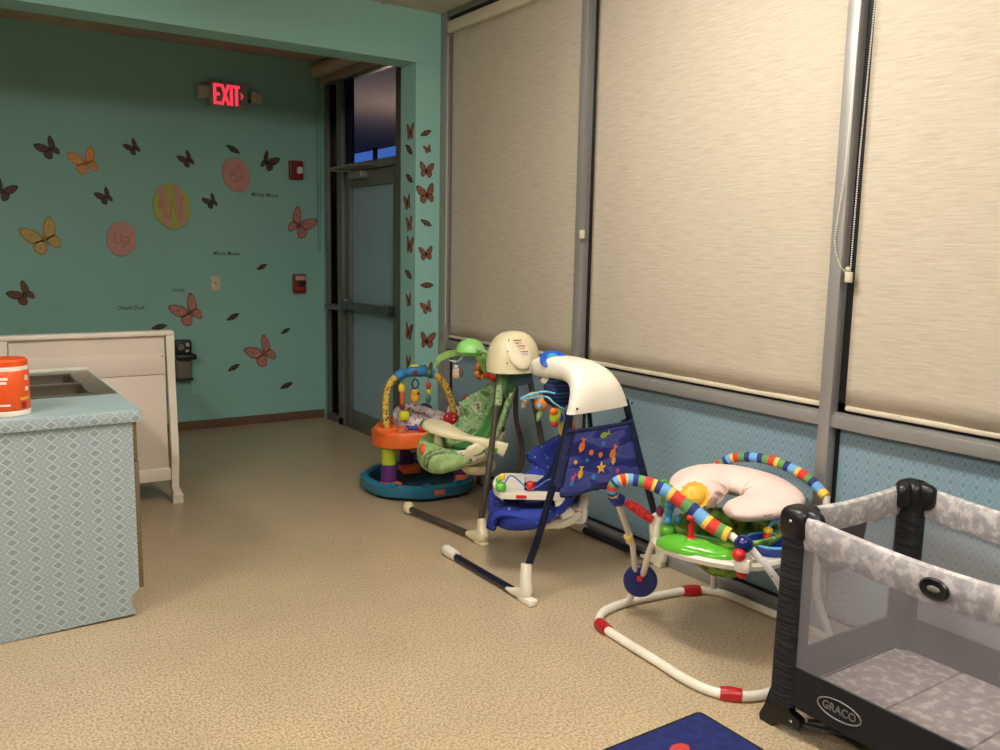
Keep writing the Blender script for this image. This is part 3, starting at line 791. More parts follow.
for a0, a1, z0, z1 in ((-0.75, -0.5, 0.985, 1.005), (-0.75, -0.5, 0.945, 0.96), (-2.0, -1.5, 0.893, 0.900), (-2.3, -1.6, 0.975, 0.985), (-2.2, -1.55, 0.99, 1.0)):
    m = MB(); arc_patch(m, a0, a1, z0, z1, r+0.0003); m.build('printed_panel', M_WHT, T)
m = MB(); arc_patch(m, -1.0, -0.75, 0.88, 0.905, r+0.0003); m.build('symbol_block', mat('dark_red_print', (150, 40, 20), 0.4), T)

# ================================================================== crib (end panel toward the viewer)
T = thing('crib', 'white wooden crib, solid end panel facing the room beside the sink cabinet', 'crib', (0.76, 5.8, 0))
M_CRIB = mat('warm_white_paint', (236, 226, 206), 0.45, vscale=2)
M_CRIB2 = mat('warm_white_panel', (226, 212, 194), 0.55, vscale=2)
def crib_end(y0, name):
    x0, x1 = 0.34, 1.175
    top = 1.0 if name == 'headboard' else 0.84; dz = top-0.985
    rings = []
    m = MB()
    m.box(((x0+x1)/2, y0+0.025, 0.985), (x1-x0+0.045, 0.065, 0.030), 0.012)
    m.X = Matrix.Identity(4); m.v = [(a, b, c+dz) for a, b, c in m.v]
    p = m.build(name, M_CRIB, T)
    MB().span((x0+0.03, y0+0.020, 0.775), (x1-0.03, y0+0.040, 0.972+dz)).span((x0+0.03, y0+0.012, 0.765), (x1-0.03, y0+0.036, min(0.895, 0.87+dz)), 0.002).build('upper_panel', M_CRIB2, p)
    MB().span((x0+0.03, y0+0.018, 0.21), (x1-0.03, y0+0.034, 0.762), 0.002).build('lower_panel', M_CRIB2, p)
    MB().box(((x0+x1)/2, y0+0.025, 0.178), (x1-x0-0.04, 0.036, 0.075), 0.006).build('bottom_rail', M_CRIB, p)
    m = MB(); m.ell((x1-0.045, y0+0.010, 0.868), (0.004, 0.003, 0.004), nu=8, nv=6); m.build('bolt_hole', mat('dark_bolt', (60, 50, 40), 0.5), p)
    for sx, xx in ((-1, x0), (1, x1)):
        rr = []
        for z, dx, hw in ((0.975+dz, 0.0, 0.022), (0.80, 0.0, 0.020), (0.60, 0.003, 0.020), (0.40, 0.006, 0.020), (0.25, 0.006, 0.020), (0.17, 0.002, 0.020), (0.10, 0.0, 0.020), (0.07, 0.010, 0.022), (0.055, 0.013, 0.024), (0.054, 0.012, 0.030), (0.045, 0.012, 0.031), (0.042, 0.012, 0.028), (0.0, 0.012, 0.028)):
            c = xx+sx*dx
            rr.append([(c-hw, y0+0.025-hw*1.1, z), (c+hw, y0+0.025-hw*1.1, z), (c+hw, y0+0.025+hw*1.1, z), (c-hw, y0+0.025+hw*1.1, z)])
        MB().loft(rr).build('leg', M_CRIB, p)
crib_end(5.10, 'headboard')
crib_end(6.42, 'footboard')
for xx in (0.375, 1.14):
    s_ = MB().box((xx, 5.77, 0.86), (0.022, 1.27, 0.05), 0.006).box((xx, 5.77, 0.235), (0.022, 1.27, 0.05), 0.006).build('side_rail', M_CRIB, T)
    for k in range(13):
        MB().box((xx, 5.20+k*0.095, 0.548), (0.014, 0.030, 0.60), 0.003).build('slat', M_CRIB, s_)
MB().box((0.757, 5.77, 0.30), (0.72, 1.25, 0.03), 0.005).build('mattress_board', M_CRIB2, T)
MB().box((0.757, 5.77, 0.375), (0.71, 1.24, 0.11), 0.03).build('mattress', mat('white_crib_mattress', (225, 220, 210), 0.8), T)
MB().box((1.02, 5.5, 0.165), (0.05, 0.30, 0.035), 0.006).box((1.05, 5.36, 0.12), (0.04, 0.04, 0.09), 0.006).build('lower_bracket', M_CRIB, T)

# ================================================================== toys and baby gear
def ring(c, t, hx, hy, side=(1, 0, 0), n=20, e=0.7):
    """rounded section of half sizes hx (along side) and hy, square to tangent t"""
    t = Vector(t).normalized(); sd = Vector(side); sd = (sd-t*sd.dot(t)).normalized(); up = t.cross(sd)
    out = []
    for k in range(n):
        a = 2*PI*k/n; ca, sa = math.cos(a), math.sin(a)
        out.append(Vector(c)+sd*hx*math.copysign(abs(ca)**e, ca)+up*hy*math.copysign(abs(sa)**e, sa))
    return out
def smooth_rings(m, secs, n=20, e=0.7, sub=4, side=(1, 0, 0), cap=True):
    """secs: (center, hx, hy); tangents follow the centres, Catmull-Rom between"""
    P_ = [Vector(s[0]) for s in secs]; A = [s[1] for s in secs]; B_ = [s[2] for s in secs]
    pts = []
    k = len(P_)
    for i in range(k-1):
        p0, p1, p2, p3 = P_[max(i-1, 0)], P_[i], P_[i+1], P_[min(i+2, k-1)]
        for j in range(sub):
            t = j/sub
            c = 0.5*((2*p1)+(p2-p0)*t+(2*p0-5*p1+4*p2-p3)*t*t+(3*p1-p0-3*p2+p3)*t**3)
            pts.append((c, A[i]*(1-t)+A[i+1]*t, B_[i]*(1-t)+B_[i+1]*t))
    pts.append((P_[-1], A[-1], B_[-1]))
    rings = []
    for i, (c, a, b) in enumerate(pts):
        t = pts[min(i+1, len(pts)-1)][0]-pts[max(i-1, 0)][0]
        rings.append(ring(c, t, a, b, side if side is not None else (t.y, -t.x, 0), n, e))
    m.loft(rings, cap=cap)
def bucket(m, path, w, hl, hr, nu=28, nv=24):
    """padded seat surface; path = (y, z) from back top to front lip, w = half widths,
    hl / hr = how high the left / right wing rises from the pan"""
    k = len(path)
    def lerp(L, u):
        f = u*(k-1); i = min(int(f), k-2); t = f-i
        a, b = L[i], L[i+1]
        if isinstance(a, tuple):
            p0 = L[max(i-1, 0)]; p3 = L[min(i+2, k-1)]
            return tuple(0.5*((2*a[q])+(b[q]-p0[q])*t+(2*p0[q]-5*a[q]+4*b[q]-p3[q])*t*t+(3*a[q]-p0[q]-3*b[q]+p3[q])*t**3) for q in (0, 1))
        return a+(b-a)*t
    def fn(u, v):
        p = lerp(path, u); q = lerp(path, min(1, u+0.01)); r_ = lerp(path, max(0, u-0.01))
        ty, tz = q[0]-r_[0], q[1]-r_[1]; L_ = math.hypot(ty, tz) or 1; ty /= L_; tz /= L_
        ny, nz = -tz, ty                      # left of the tangent: into the seat
        if nz < 0 and u > 0.9: pass
        x = (v*2-1); ww = lerp(w, u); h = lerp(hl if x < 0 else hr, u)
        hh = h*abs(x)**2.6
        return (ww*math.sin(x*PI/2)*(1+0.08*abs(x)), p[0]+ny*hh, p[1]+nz*hh)
    m.grid(fn, nu, nv)

M_NAVYM = mat('navy_painted_steel', (16, 20, 42), 0.3)
M_WHTP = mat('white_toy_plastic', (240, 232, 212), 0.32)
M_CRMP = mat('cream_toy_plastic', (232, 220, 178), 0.35)
M_BRZ = mat('bronze_painted_steel', (84, 74, 66), 0.35, 0.3)
M_NAVYF = spotted('royal_blue_speckled_fabric', (34, 54, 152), [(70, 100, 190), (170, 195, 230), (50, 70, 165), (110, 140, 215)], scale=34, thresh=0.20, rough=0.75, bump=0.25)
M_NAVYD = spotted('dark_navy_fabric', (14, 22, 66), [(40, 70, 130), (90, 130, 160), (24, 36, 100)], scale=70, thresh=0.16, rough=0.8, bump=0.2)
M_BLUEB = mat('bright_blue_plastic', (36, 84, 190), 0.3)
M_LBLUE = mat('pale_blue_plastic', (120, 190, 215), 0.35)
M_ORT = mat('orange_toy_plastic', (236, 108, 40), 0.4)
M_REDT = mat('red_toy_plastic', (205, 36, 34), 0.32)
M_YELT = mat('yellow_toy_plastic', (245, 205, 50), 0.35)
M_GRNT = mat('green_toy_plastic', (104, 186, 64), 0.3)
M_PURT = mat('purple_toy_plastic', (92, 44, 110), 0.4)
M_LIMET = mat('lime_toy_plastic', (186, 204, 50), 0.4)

# ------------------------------------------------------------------ blue swing
T = thing('baby_swing', 'blue and white baby swing with a navy frame and fish-print back panel', 'baby swing', (2.48, 3.1, 0))
for pts, foot in (([(2.095, 2.885, 0.11), (2.158, 2.88, 0.26), (2.232, 2.875, 0.50), (2.318, 2.87, 0.84)], 0), ([(2.90, 2.885, 0.11), (2.855, 2.88, 0.26), (2.77, 2.875, 0.47), (2.625, 2.87, 0.84)], 1)):
    L_ = MB().tube(pts, 0.0165, 14).build('leg', M_NAVYM, T)
for xx, e_ in ((2.09, -1), (2.895, 1)):
    MB().tube([(xx, 2.90, 0.022), (xx, 3.10, 0.02), (xx, 3.30, 0.02), (xx+e_*0.0, 3.50, 0.02)], 0.0175, 14).build('floor_tube', M_NAVYM, T)
    m = MB()
    smooth_rings(m, [((xx, 2.99, 0.022), 0.020, 0.008), ((xx, 2.92, 0.026), 0.022, 0.020), ((xx, 2.865, 0.048), 0.023, 0.030), ((xx-e_*0.004, 2.872, 0.10), 0.021, 0.024), ((xx-e_*0.014, 2.882, 0.165), 0.020, 0.021)], e=0.6)
    m.span((xx-0.022, 2.80 if e_ < 0 else 2.85, 0.0), (xx+0.022, 2.90, 0.03), 0.008)
    m.build('rear_foot', M_WHTP, T)
    m = MB(); smooth_rings(m, [((xx, 3.44, 0.024), 0.020, 0.021), ((xx, 3.50, 0.026), 0.024, 0.025), ((xx, 3.545, 0.028), 0.022, 0.022), ((xx, 3.56, 0.028), 0.008, 0.008)], e=0.6)
    m.build('end_cap', M_WHTP, T)
# motor housing: hood rising from the legs and reaching forward
m = MB()
smooth_rings(m, [((2.452, 2.855, 0.815), 0.168, 0.034), ((2.450, 2.858, 0.86), 0.152, 0.036), ((2.448, 2.875, 0.91), 0.132, 0.042), ((2.445, 2.915, 0.950), 0.112, 0.047), ((2.44, 2.985, 0.972), 0.096, 0.050), ((2.43, 3.07, 0.976), 0.083, 0.053), ((2.42, 3.15, 0.972), 0.078, 0.052), ((2.412, 3.205, 0.964), 0.072, 0.047), ((2.408, 3.235, 0.960), 0.055, 0.036), ((2.406, 3.250, 0.958), 0.02, 0.012)], n=28, e=0.62)
hs = m.build('motor_housing', M_WHTP, T)
R_ = Vector((-0.42, -0.48, 0.78)).to_track_quat('Z', 'Y').to_matrix().to_4x4()
m = MB(); m.ell((2.388, 3.105, 1.012), (0.060, 0.052, 0.014), R_, e=0.8, nu=28)
cp = m.build('control_panel', M_BLUEB, hs)
MB().ell((2.383, 3.105, 1.027), (0.024, 0.020, 0.005), R_).build('dial', mat('teal_dial', (60, 160, 190), 0.3), hs)
for a, b in ((2.31, 2.832), (2.625, 2.832)):
    MB().ell((a, 2.823, 0.835), (0.006, 0.004, 0.006)).build('screw', mat('dark_screw', (50, 45, 40), 0.4), hs)
MB().lathe([(0.05, 0), (0.054, 0.01), (0.04, 0.03)], (2.42, 3.15, 0.895), n=24).build('motor_hub', M_WHTP, hs)
# hanger tubes behind the back panel
MB().tube([(2.36, 2.93, 0.85), (2.365, 2.94, 0.65), (2.37, 2.98, 0.42)], 0.011, 10).build('swing_arm', M_NAVYM, T)
MB().tube([(2.475, 2.97, 0.92), (2.52, 2.97, 0.66), (2.58, 2.99, 0.40)], 0.011, 10).build('swing_arm', M_NAVYM, T)
# back panel with printed fish
def panel(u, v):
    z = 0.735-u*(0.265+0.012*math.sin(v*9.0)+0.010)
    x0 = 2.305-(0.735-z)*0.22; x1 = 2.625+(0.735-z)*0.33
    return (x0+(x1-x0)*v, 2.842-0.008*math.sin(v*PI), z)
M_WAVE = blotchy('blue_wave_print_fabric', [(0.35, (22, 32, 96)), (0.47, (34, 48, 130)), (0.52, (78, 80, 150)), (0.62, (58, 68, 140))], scale=6.0, stretch=(1.0, 1, 3.2), detail=1)
m = MB().grid(panel, 14, 24); pn = m.build('back_panel', M_WAVE, T, solid=0.01)
def sleeve(side):
    m = MB(); pts = []
    for i in range(7):
        z = 0.745-i*0.042
        x = (2.306-(0.735-z)*0.24) if side < 0 else (2.640+(0.735-z)*0.37)
        pts.append(((x, 2.865, z), 0.026, 0.030))
    smooth_rings(m, pts, e=0.8, n=14); return m
for sd in (-1, 1): sleeve(sd).build('panel_sleeve', M_NAVYD, T)
MB().tube([(2.27, 2.84, 0.735), (2.45, 2.832, 0.738), (2.64, 2.84, 0.742)], 0.009, 8).build('panel_piping', M_NAVYD, T)
MB().tube([(2.250, 2.842, 0.458), (2.30, 2.834, 0.452), (2.38, 2.832, 0.462), (2.45, 2.832, 0.468), (2.52, 2.832, 0.460), (2.60, 2.834, 0.466), (2.70, 2.842, 0.470)], 0.010, 8).build('panel_piping', M_NAVYD, T)
def star(n, r0, r1, ph=0): return [((r0 if i % 2 == 0 else r1)*math.cos(ph+PI*i/n), (r0 if i % 2 == 0 else r1)*math.sin(ph+PI*i/n)) for i in range(2*n)]
def fish(s): return [(x*s, y*s) for x, y in [(-1, 0.1), (-0.5, 0.5), (0.1, 0.45), (0.5, 0.1), (1.0, 0.5), (0.9, 0.0), (1.0, -0.45), (0.5, -0.08), (0.1, -0.4), (-0.5, -0.4)]]
cols = [mat('print_orange', (222, 120, 50), 0.7), mat('print_yellow', (232, 180, 62), 0.7), mat('print_green', (150, 160, 60), 0.7), mat('print_pink', (190, 80, 120), 0.7), mat('print_aqua', (60, 130, 180), 0.7)]
prints = [('f', 2.352, 0.670, 0.034, 1.3, 0), ('f', 2.478, 0.703, 0.030, 0.3, 2), ('f', 2.532, 0.620, 0.034, 1.1, 0), ('f', 2.535, 0.585, 0.026, 1.5, 1), ('s', 2.462, 0.556, 0.030, 0.3, 1), ('f', 2.348, 0.548, 0.030, 1.4, 1),
          ('o', 2.402, 0.632, 0.013, 0, 0), ('o', 2.455, 0.616, 0.012, 0, 0), ('o', 2.318, 0.598, 0.010, 0, 1), ('f', 2.310, 0.530, 0.022, 0.9, 3), ('o', 2.47, 0.665, 0.010, 0, 4), ('o', 2.30, 0.505, 0.012, 0, 4), ('s', 2.56, 0.53, 0.018, 0.1, 3), ('o', 2.42, 0.52, 0.014, 0, 4), ('o', 2.38, 0.60, 0.008, 0, 4)]
for kd, x, z, s_, r_, c_ in prints:
    pm = MB(); P_ = fish(s_) if kd == 'f' else star(5, s_, s_*0.45) if kd == 's' else [(s_*math.cos(a), s_*math.sin(a)) for a in [i*PI/6 for i in range(12)]]
    v_ = (x-2.25)/0.4
    pm.prism(P_, 0.0012, face_minus_y(x, 2.8365-0.008*math.sin(max(0, min(1, v_))*PI), z) @ Matrix.Rotation(r_, 4, 'Z'))
    if kd == 'f': pm.prism([(a*0.5, b*0.5) for a, b in fish(s_)], 0.0006, face_minus_y(x, 2.8350-0.008*math.sin(max(0, min(1, v_))*PI), z) @ Matrix.Rotation(r_, 4, 'Z'))
    pm.build({'f': 'printed_fish', 's': 'printed_starfish', 'o': 'printed_bubble'}[kd], cols[c_], pn)
# seat
A_ = rotz(math.radians(55), (2.45, 3.195, 0.245))
path = [(-0.150, 0.375), (-0.150, 0.31), (-0.135, 0.22), (-0.09, 0.11), (-0.01, 0.045), (0.09, 0.03), (0.18, 0.05), (0.245, 0.035), (0.262, -0.03)]
W_ = [0.11, 0.15, 0.17, 0.18, 0.185, 0.185, 0.18, 0.17, 0.155]
m = MB(); m.X = A_; bucket(m, path, W_, [0.02, 0.03, 0.03, 0.02, 0.02, 0.02, 0.02, 0.02, 0.01], [0.06, 0.15, 0.21, 0.24, 0.23, 0.16, 0.08, 0.04, 0.01])
m.build('seat_pad', M_NAVYF, T, solid=0.045, sharp=0)
m = MB(); m.X = A_ @ Matrix.Translation((0, 0.006, 0.012))
bucket(m, [(p[0]+0.025, p[1]+0.02) for p in path[:7]], [w_*0.62 for w_ in W_[:7]], [0.01]*7, [0.02, 0.05, 0.07, 0.07, 0.06, 0.03, 0.01])
m.build('inner_cushion', mat('deep_navy_cushion', (16, 26, 84), 0.8, bump=0.2, bscale=30), T, solid=0.03, sharp=0)
m = MB(); m.X = A_       # rounded leg bolster under the tray
smooth_rings(m, [((-0.165, 0.0, 0.05), 0.03, 0.035), ((-0.175, 0.08, 0.03), 0.048, 0.045), ((-0.145, 0.17, 0.02), 0.054, 0.050), ((-0.06, 0.225, 0.015), 0.056, 0.052), ((0.06, 0.225, 0.02), 0.056, 0.052), ((0.15, 0.22, 0.0), 0.045, 0.05), ((0.185, 0.12, 0.02), 0.04, 0.045), ((0.175, 0.02, 0.05), 0.03, 0.03)], n=16, e=0.9, side=(0, 0, 1))
m.build('front_bolster', M_NAVYF, T)
m = MB(); m.X = A_
smooth_rings(m, [((0, -0.155, 0.20), 0.10, 0.02), ((0, -0.165, 0.12), 0.13, 0.03), ((0, -0.14, 0.05), 0.14, 0.045), ((0, -0.07, 0.005), 0.14, 0.045), ((0, 0.05, -0.02), 0.12, 0.03), ((0, 0.17, -0.03), 0.09, 0.02)], n=24, e=0.7)
m.build('seat_shell', M_WHTP, T)
m = MB(); m.X = A_; m.box((0, -0.125, 0.04), (0.27, 0.12, 0.10), 0.03); m.build('battery_box', M_WHTP, T)
m = MB(); m.X = A_; m.box((-0.1355, -0.125, 0.038), (0.002, 0.07, 0.055)); wl = m.build('warning_label', mat('grey_printed_label', (190, 184, 172), 0.6), T)
m = MB(); m.X = A_; m.box((-0.1370, -0.125, 0.058), (0.002, 0.06, 0.007)); m.build('red_line', M_REDT, wl)
m = MB(); m.X = A_
smooth_rings(m, [((0.0, 0.20, 0.13), 0.022, 0.018), ((0, 0.21, 0.06), 0.028, 0.02), ((0, 0.19, 0.0), 0.04, 0.025)], n=14)
m.build('crotch_post', M_WHTP, T)
# tray: D-shaped slab with two arms
def traypoly(hx, yf, yb, arm):
    P_ = []
    for i in range(13):
        a = PI*i/12; P_.append((hx*math.cos(a), yf-0.06+0.06*math.sin(a)))
    P_ += [(-hx, yb), (-hx+arm, yb), (-hx+arm+0.02, yf-0.15), (hx-arm-0.02, yf-0.15), (hx-arm, yb), (hx, yb)]
    return P_
m = MB(); m.X = A_ @ Matrix.Translation((0, 0, 0.125)); m.prism(traypoly(0.185, 0.265, -0.07, 0.045), 0.026)
tr = m.build('tray', M_WHTP, T)
m = MB(); m.X = A_
for s_ in (-1, 1):
    m = MB(); m.X = A_; smooth_rings(m, [((s_*0.165, -0.05, 0.14), 0.012, 0.028), ((s_*0.172, -0.06, 0.10), 0.016, 0.032), ((s_*0.165, -0.09, 0.05), 0.02, 0.035)], n=12); m.build('tray_bracket', M_WHTP, tr)
m = MB(); m.X = A_; m.box((-0.188, 0.13, 0.139), (0.012, 0.05, 0.014), 0.004); m.build('red_badge', M_REDT, tr)
m = MB(); m.X = A_
m.tube([(-0.15, 0.22, 0.155), (-0.14, 0.18, 0.225), (-0.135, 0.10, 0.165), (-0.13, 0.06, 0.17), (-0.12, 0.0, 0.205), (-0.14, -0.05, 0.20), (-0.15, -0.08, 0.150)], 0.0035, 8)
wr = m.build('toy_wire', mat('blue_wire', (70, 110, 190), 0.4), tr)
m = MB(); m.X = A_; m.ell((-0.135, 0.088, 0.178), (0.021, 0.021, 0.021), e=0.8); m.build('red_bead', M_REDT, wr)
m = MB(); m.X = A_; m.ell((-0.145, 0.225, 0.172), (0.032, 0.026, 0.022), e=0.8).ell((-0.14, 0.235, 0.20), (0.014, 0.014, 0.016)); m.build('toy_duck', M_GRNT, tr)
m = MB(); m.X = A_; m.ell((-0.142, 0.22, 0.218), (0.013, 0.016, 0.016), e=0.8); m.build('duck_head', M_YELT, tr)
# hanging mobile under the head
m = MB(); smooth_rings(m, [((2.425, 3.13, 0.925), 0.03, 0.03), ((2.425, 3.12, 0.90), 0.06, 0.055), ((2.43, 3.11, 0.865), 0.078, 0.065), ((2.43, 3.11, 0.82), 0.068, 0.055), ((2.43, 3.11, 0.79), 0.03, 0.03)], n=20, e=0.8)
mb_ = m.build('mobile_pouch', blotchy('navy_teal_stripe_fabric', [(0.40, (20, 28, 66)), (0.5, (30, 44, 96)), (0.56, (40, 110, 140)), (0.60, (22, 32, 76))], scale=5, stretch=(0.6, 0.6, 9), detail=0), T)
MB().tube([(2.37, 3.06, 0.862), (2.31, 3.08, 0.872), (2.235, 3.12, 0.845), (2.24, 3.12, 0.838), (2.33, 3.08, 0.848), (2.36, 3.05, 0.82), (2.41, 3.04, 0.79), (2.46, 3.05, 0.788)], 0.0045, 8).build('ribbon_loop', M_LBLUE, mb_)
def softtoy(c, s_, colors, parent, name):
    """little plush seahorse: body, head, fin, tail in patchwork colours"""
    x, y, z = c
    b = MB().ell((x, y, z), (0.030*s_, 0.024*s_, 0.036*s_), rot=(0, 0.4, 0)).build(name, colors[0], parent)
    MB().ell((x-0.018*s_, y-0.01, z+0.025*s_), (0.020*s_, 0.018*s_, 0.018*s_)).build('head', colors[1], b)
    MB().ell((x+0.022*s_, y-0.01, z-0.004), (0.016*s_, 0.014*s_, 0.024*s_), rot=(0, -0.5, 0)).build('fin', colors[2], b)
    MB().ell((x-0.006*s_, y-0.006, z-0.035*s_), (0.018*s_, 0.014*s_, 0.016*s_)).build('tail', colors[3], b)
MB().tube([(2.40, 3.10, 0.80), (2.385, 3.09, 0.775)], 0.003, 6).build('string', M_NAVYD, mb_)
softtoy((2.385, 3.07, 0.755), 1.0, (M_LIMET, M_ORT, M_BLUEB, M_REDT), mb_, 'hanging_seahorse')
MB().tube([(2.46, 3.10, 0.79), (2.47, 3.10, 0.73)], 0.003, 6).build('string', M_NAVYD, mb_)
softtoy((2.468, 3.09, 0.685), 1.25, (M_YELT, M_LIMET, M_ORT, M_LIMET), mb_, 'hanging_seahorse')

# ------------------------------------------------------------------ green swing
T = thing('baby_swing', 'green leafy-print baby swing with cream plastic and a bronze frame', 'baby swing', (2.6, 3.9, 0))
for pts in ([(2.325, 3.60, 0.09), (2.375, 3.62, 0.30), (2.44, 3.66, 0.58), (2.50, 3.70, 0.93)], [(2.82, 3.62, 0.09), (2.785, 3.63, 0.30), (2.73, 3.66, 0.58), (2.665, 3.70, 0.93)]):
    MB().tube(pts, 0.016, 14).build('leg', M_BRZ, T)
for sx, x0, x1 in ((-1, 2.325, 2.245), (1, 2.82, 2.87)):
    MB().tube([(x0, 3.62, 0.025), (x0+(x1-x0)*0.25, 3.80, 0.026), (x0+(x1-x0)*0.65, 4.02, 0.03), (x1, 4.20, 0.036)], 0.0175, 14).build('floor_tube', M_BRZ, T)
    m = MB(); smooth_rings(m, [((x0-0.01*(1 if sx < 0 else -1), 3.70, 0.028), 0.018, 0.014), ((x0, 3.64, 0.032), 0.026, 0.028), ((x0, 3.575, 0.045), 0.030, 0.040), ((x0+0.004*sx*-1, 3.585, 0.09), 0.025, 0.026), ((x0+0.010*-sx, 3.60, 0.13), 0.020, 0.020)], e=0.75)
    m.span((x0-0.025, 3.54, 0.0), (x0+0.025, 3.62, 0.02), 0.008); m.build('rear_foot', M_CRMP, T)
    MB().ell((x1, 4.225, 0.038), (0.030, 0.036, 0.034), e=0.85).build('end_cap', M_CRMP, T)
m = MB(); m.ell((2.582, 3.70, 0.895), (0.143, 0.115, 0.190), e=0.82, nu=40, nv=28, zmin=-0.12)
hs = m.build('motor_housing', M_CRMP, T)
# sloped label plate on the back of the dome
lp_ = Matrix.Translation((2.598, 3.600, 0.995)) @ Matrix.Rotation(math.radians(-62), 4, 'X').inverted() @ Matrix.Rotation(0.0, 4, 'Z')
n_ = Vector((-0.10, -0.90, 0.46)).normalized(); ux = Vector((1, -0.1, 0)); ux = (ux-n_*ux.dot(n_)).normalized(); uy = n_.cross(ux)
LM = Matrix((ux, uy, n_)).transposed().to_4x4(); LM.translation = Vector((2.552, 3.604, 0.992))
m = MB(); m.X = LM; m.ell((0, -0.004, -0.012), (0.072, 0.098, 0.024), rot=(0, 0, 0.25), nu=32)
pl_ = m.build('label_plate', mat('lighter_cream_plate', (238, 224, 190), 0.35), hs)
for i, yy in enumerate((0.052, 0.020, -0.012)):
    m = MB(); m.X = LM; m.box((-0.004+i*0.012, yy, 0.0115), (0.046, 0.0045, 0.003)); m.build('red_heading', M_REDT, pl_)
    m = MB(); m.X = LM; m.box((-0.002+i*0.012, yy-0.013, 0.011), (0.040, 0.014, 0.002)); m.build('printed_text_block', mat('faint_grey_print', (202, 194, 186), 0.5), pl_)
random.seed(5)
for k, (a, b) in enumerate([(2.50, 1.045), (2.485, 0.99), (2.48, 0.93), (2.545, 0.965), (2.555, 0.93), (2.68, 0.93), (2.54, 1.03)]):
    # small screws on the shell
    dx = (a-2.585)/0.158; dz = (b-0.905)/0.195
    dy = max(0, 1-abs(dx)**(2/0.82)-abs(dz)**(2/0.82))**(0.82/2)
    MB().ell((a, 3.70-0.115*dy, b), (0.0045, 0.003, 0.0045), nu=8, nv=6).build('screw', mat('brown_screw', (120, 96, 70), 0.5), hs)
MB().lathe([(0.05, 0.0), (0.055, 0.012), (0.05, 0.02)], (2.60, 3.69, 0.862), n=20).build('motor_hub', M_CRMP, hs)
# mobile: green turtle shell with hanging toys
MB().tube([(2.50, 3.74, 0.945), (2.50, 3.86, 0.965), (2.51, 3.95, 0.965)], 0.008, 8).build('mobile_arm', mat('pale_green_arm', (170, 205, 150), 0.4), hs)
tb = MB().ell((2.515, 4.02, 0.945), (0.082, 0.082, 0.072), zmin=0.0, nu=28).lathe([(0.06, -0.02), (0.086, 0), (0.086, 0.008), (0.05, 0.012)], (2.515, 4.02, 0.945), n=28).build('mobile_dome', mat('pale_green_dome', (150, 218, 120), 0.3), T)
LG = blotchy('leaf_green_fabric', [(0.35, (110, 160, 70)), (0.6, (160, 200, 110))], scale=20)
def leafstrip(pts, w_, name, mm, parent):
    m = MB(); smooth_rings(m, [(p, w_*k, 0.006) for p, k in zip(pts, (0.6, 1.0, 0.9, 0.35))], n=12, side=(-0.3, -0.3, 1)); return m.build(name, mm, parent)
leafstrip([(2.475, 4.06, 0.935), (2.43, 4.10, 0.925), (2.39, 4.14, 0.895), (2.37, 4.15, 0.845)], 0.024, 'hanging_leaf', LG, tb)
leafstrip([(2.54, 3.97, 0.93), (2.56, 3.95, 0.91), (2.58, 3.93, 0.88), (2.60, 3.92, 0.84)], 0.034, 'hanging_leaf', LG, tb)
leafstrip([(2.52, 3.98, 0.93), (2.54, 3.96, 0.90), (2.55, 3.95, 0.87), (2.565, 3.94, 0.83)], 0.028, 'hanging_leaf', LG, tb)
MB().tube([(2.50, 4.06, 0.92), (2.47, 4.08, 0.885), (2.43, 4.10, 0.89)], 0.005, 6).build('curl', mat('pale_curl', (205, 225, 200), 0.5), tb)
MB().tube([(2.47, 4.08, 0.91), (2.465, 4.08, 0.86)], 0.003, 6).build('string', M_NAVYD, tb)
bt = MB().ell((2.465, 4.08, 0.815), (0.026, 0.024, 0.036)).build('hanging_bird', mat('pinkish_plush', (206, 176, 150), 0.8), tb)
MB().ell((2.480, 4.06, 0.822), (0.015, 0.014, 0.024)).build('wing', mat('dull_purple_plush', (110, 80, 84), 0.8), bt)
MB().ell((2.457, 4.075, 0.855), (0.012, 0.012, 0.012)).build('beak', mat('white_plush', (220, 205, 190), 0.8), bt)
fl_ = MB().ell((2.555, 3.98, 0.84), (0.022, 0.022, 0.022)).build('hanging_flower', mat('brown_red_plush', (120, 46, 24), 0.8), tb)
for k in range(9):
    a = 2*PI*k/9
    MB().ell((2.555+0.030*math.cos(a), 3.98-0.012, 0.84+0.036*math.sin(a)), (0.017, 0.012, 0.017)).build('petal', mat('amber_plush', (196, 130, 50), 0.8) if k % 2 else mat('rust_plush', (160, 84, 30), 0.8), fl_)
for (a, b, c_) in ((2.585, 3.95, 0.815), (2.61, 3.93, 0.80), (2.635, 3.92, 0.79)):
    MB().ell((a, b, c_), (0.026, 0.018, 0.020), rot=(0, 0.5, 0)).build('hanging_petal', mat('scarlet_plush', (212, 62, 40), 0.8), tb)
# hanger arms and fabric covers under the housing
MB().tube([(2.62, 3.73, 0.87), (2.635, 3.745, 0.74), (2.645, 3.75, 0.60), (2.695, 3.77, 0.47), (2.715, 3.78, 0.36), (2.70, 3.80, 0.28)], 0.014, 12).build('swing_arm', M_BRZ, T)
M_LEAFY = blotchy('leafy_green_print_fabric', [(0.30, (58, 88, 50)), (0.42, (96, 130, 78)), (0.49, (158, 180, 132)), (0.54, (112, 146, 92)), (0.60, (128, 158, 104)), (0.66, (190, 198, 160)), (0.72, (112, 96, 72))], scale=19, detail=3, bump=0.3)
M_LEAF2 = blotchy('dark_leaf_print_fabric', [(0.35, (36, 62, 44)), (0.5, (66, 108, 52)), (0.62, (70, 96, 100))], scale=14, detail=2)
m = MB(); smooth_rings(m, [((2.53, 3.66, 0.875), 0.035, 0.02), ((2.52, 3.655, 0.80), 0.034, 0.018), ((2.515, 3.655, 0.74), 0.016, 0.014)], n=14); m.build('arm_cover', M_LEAF2, T)
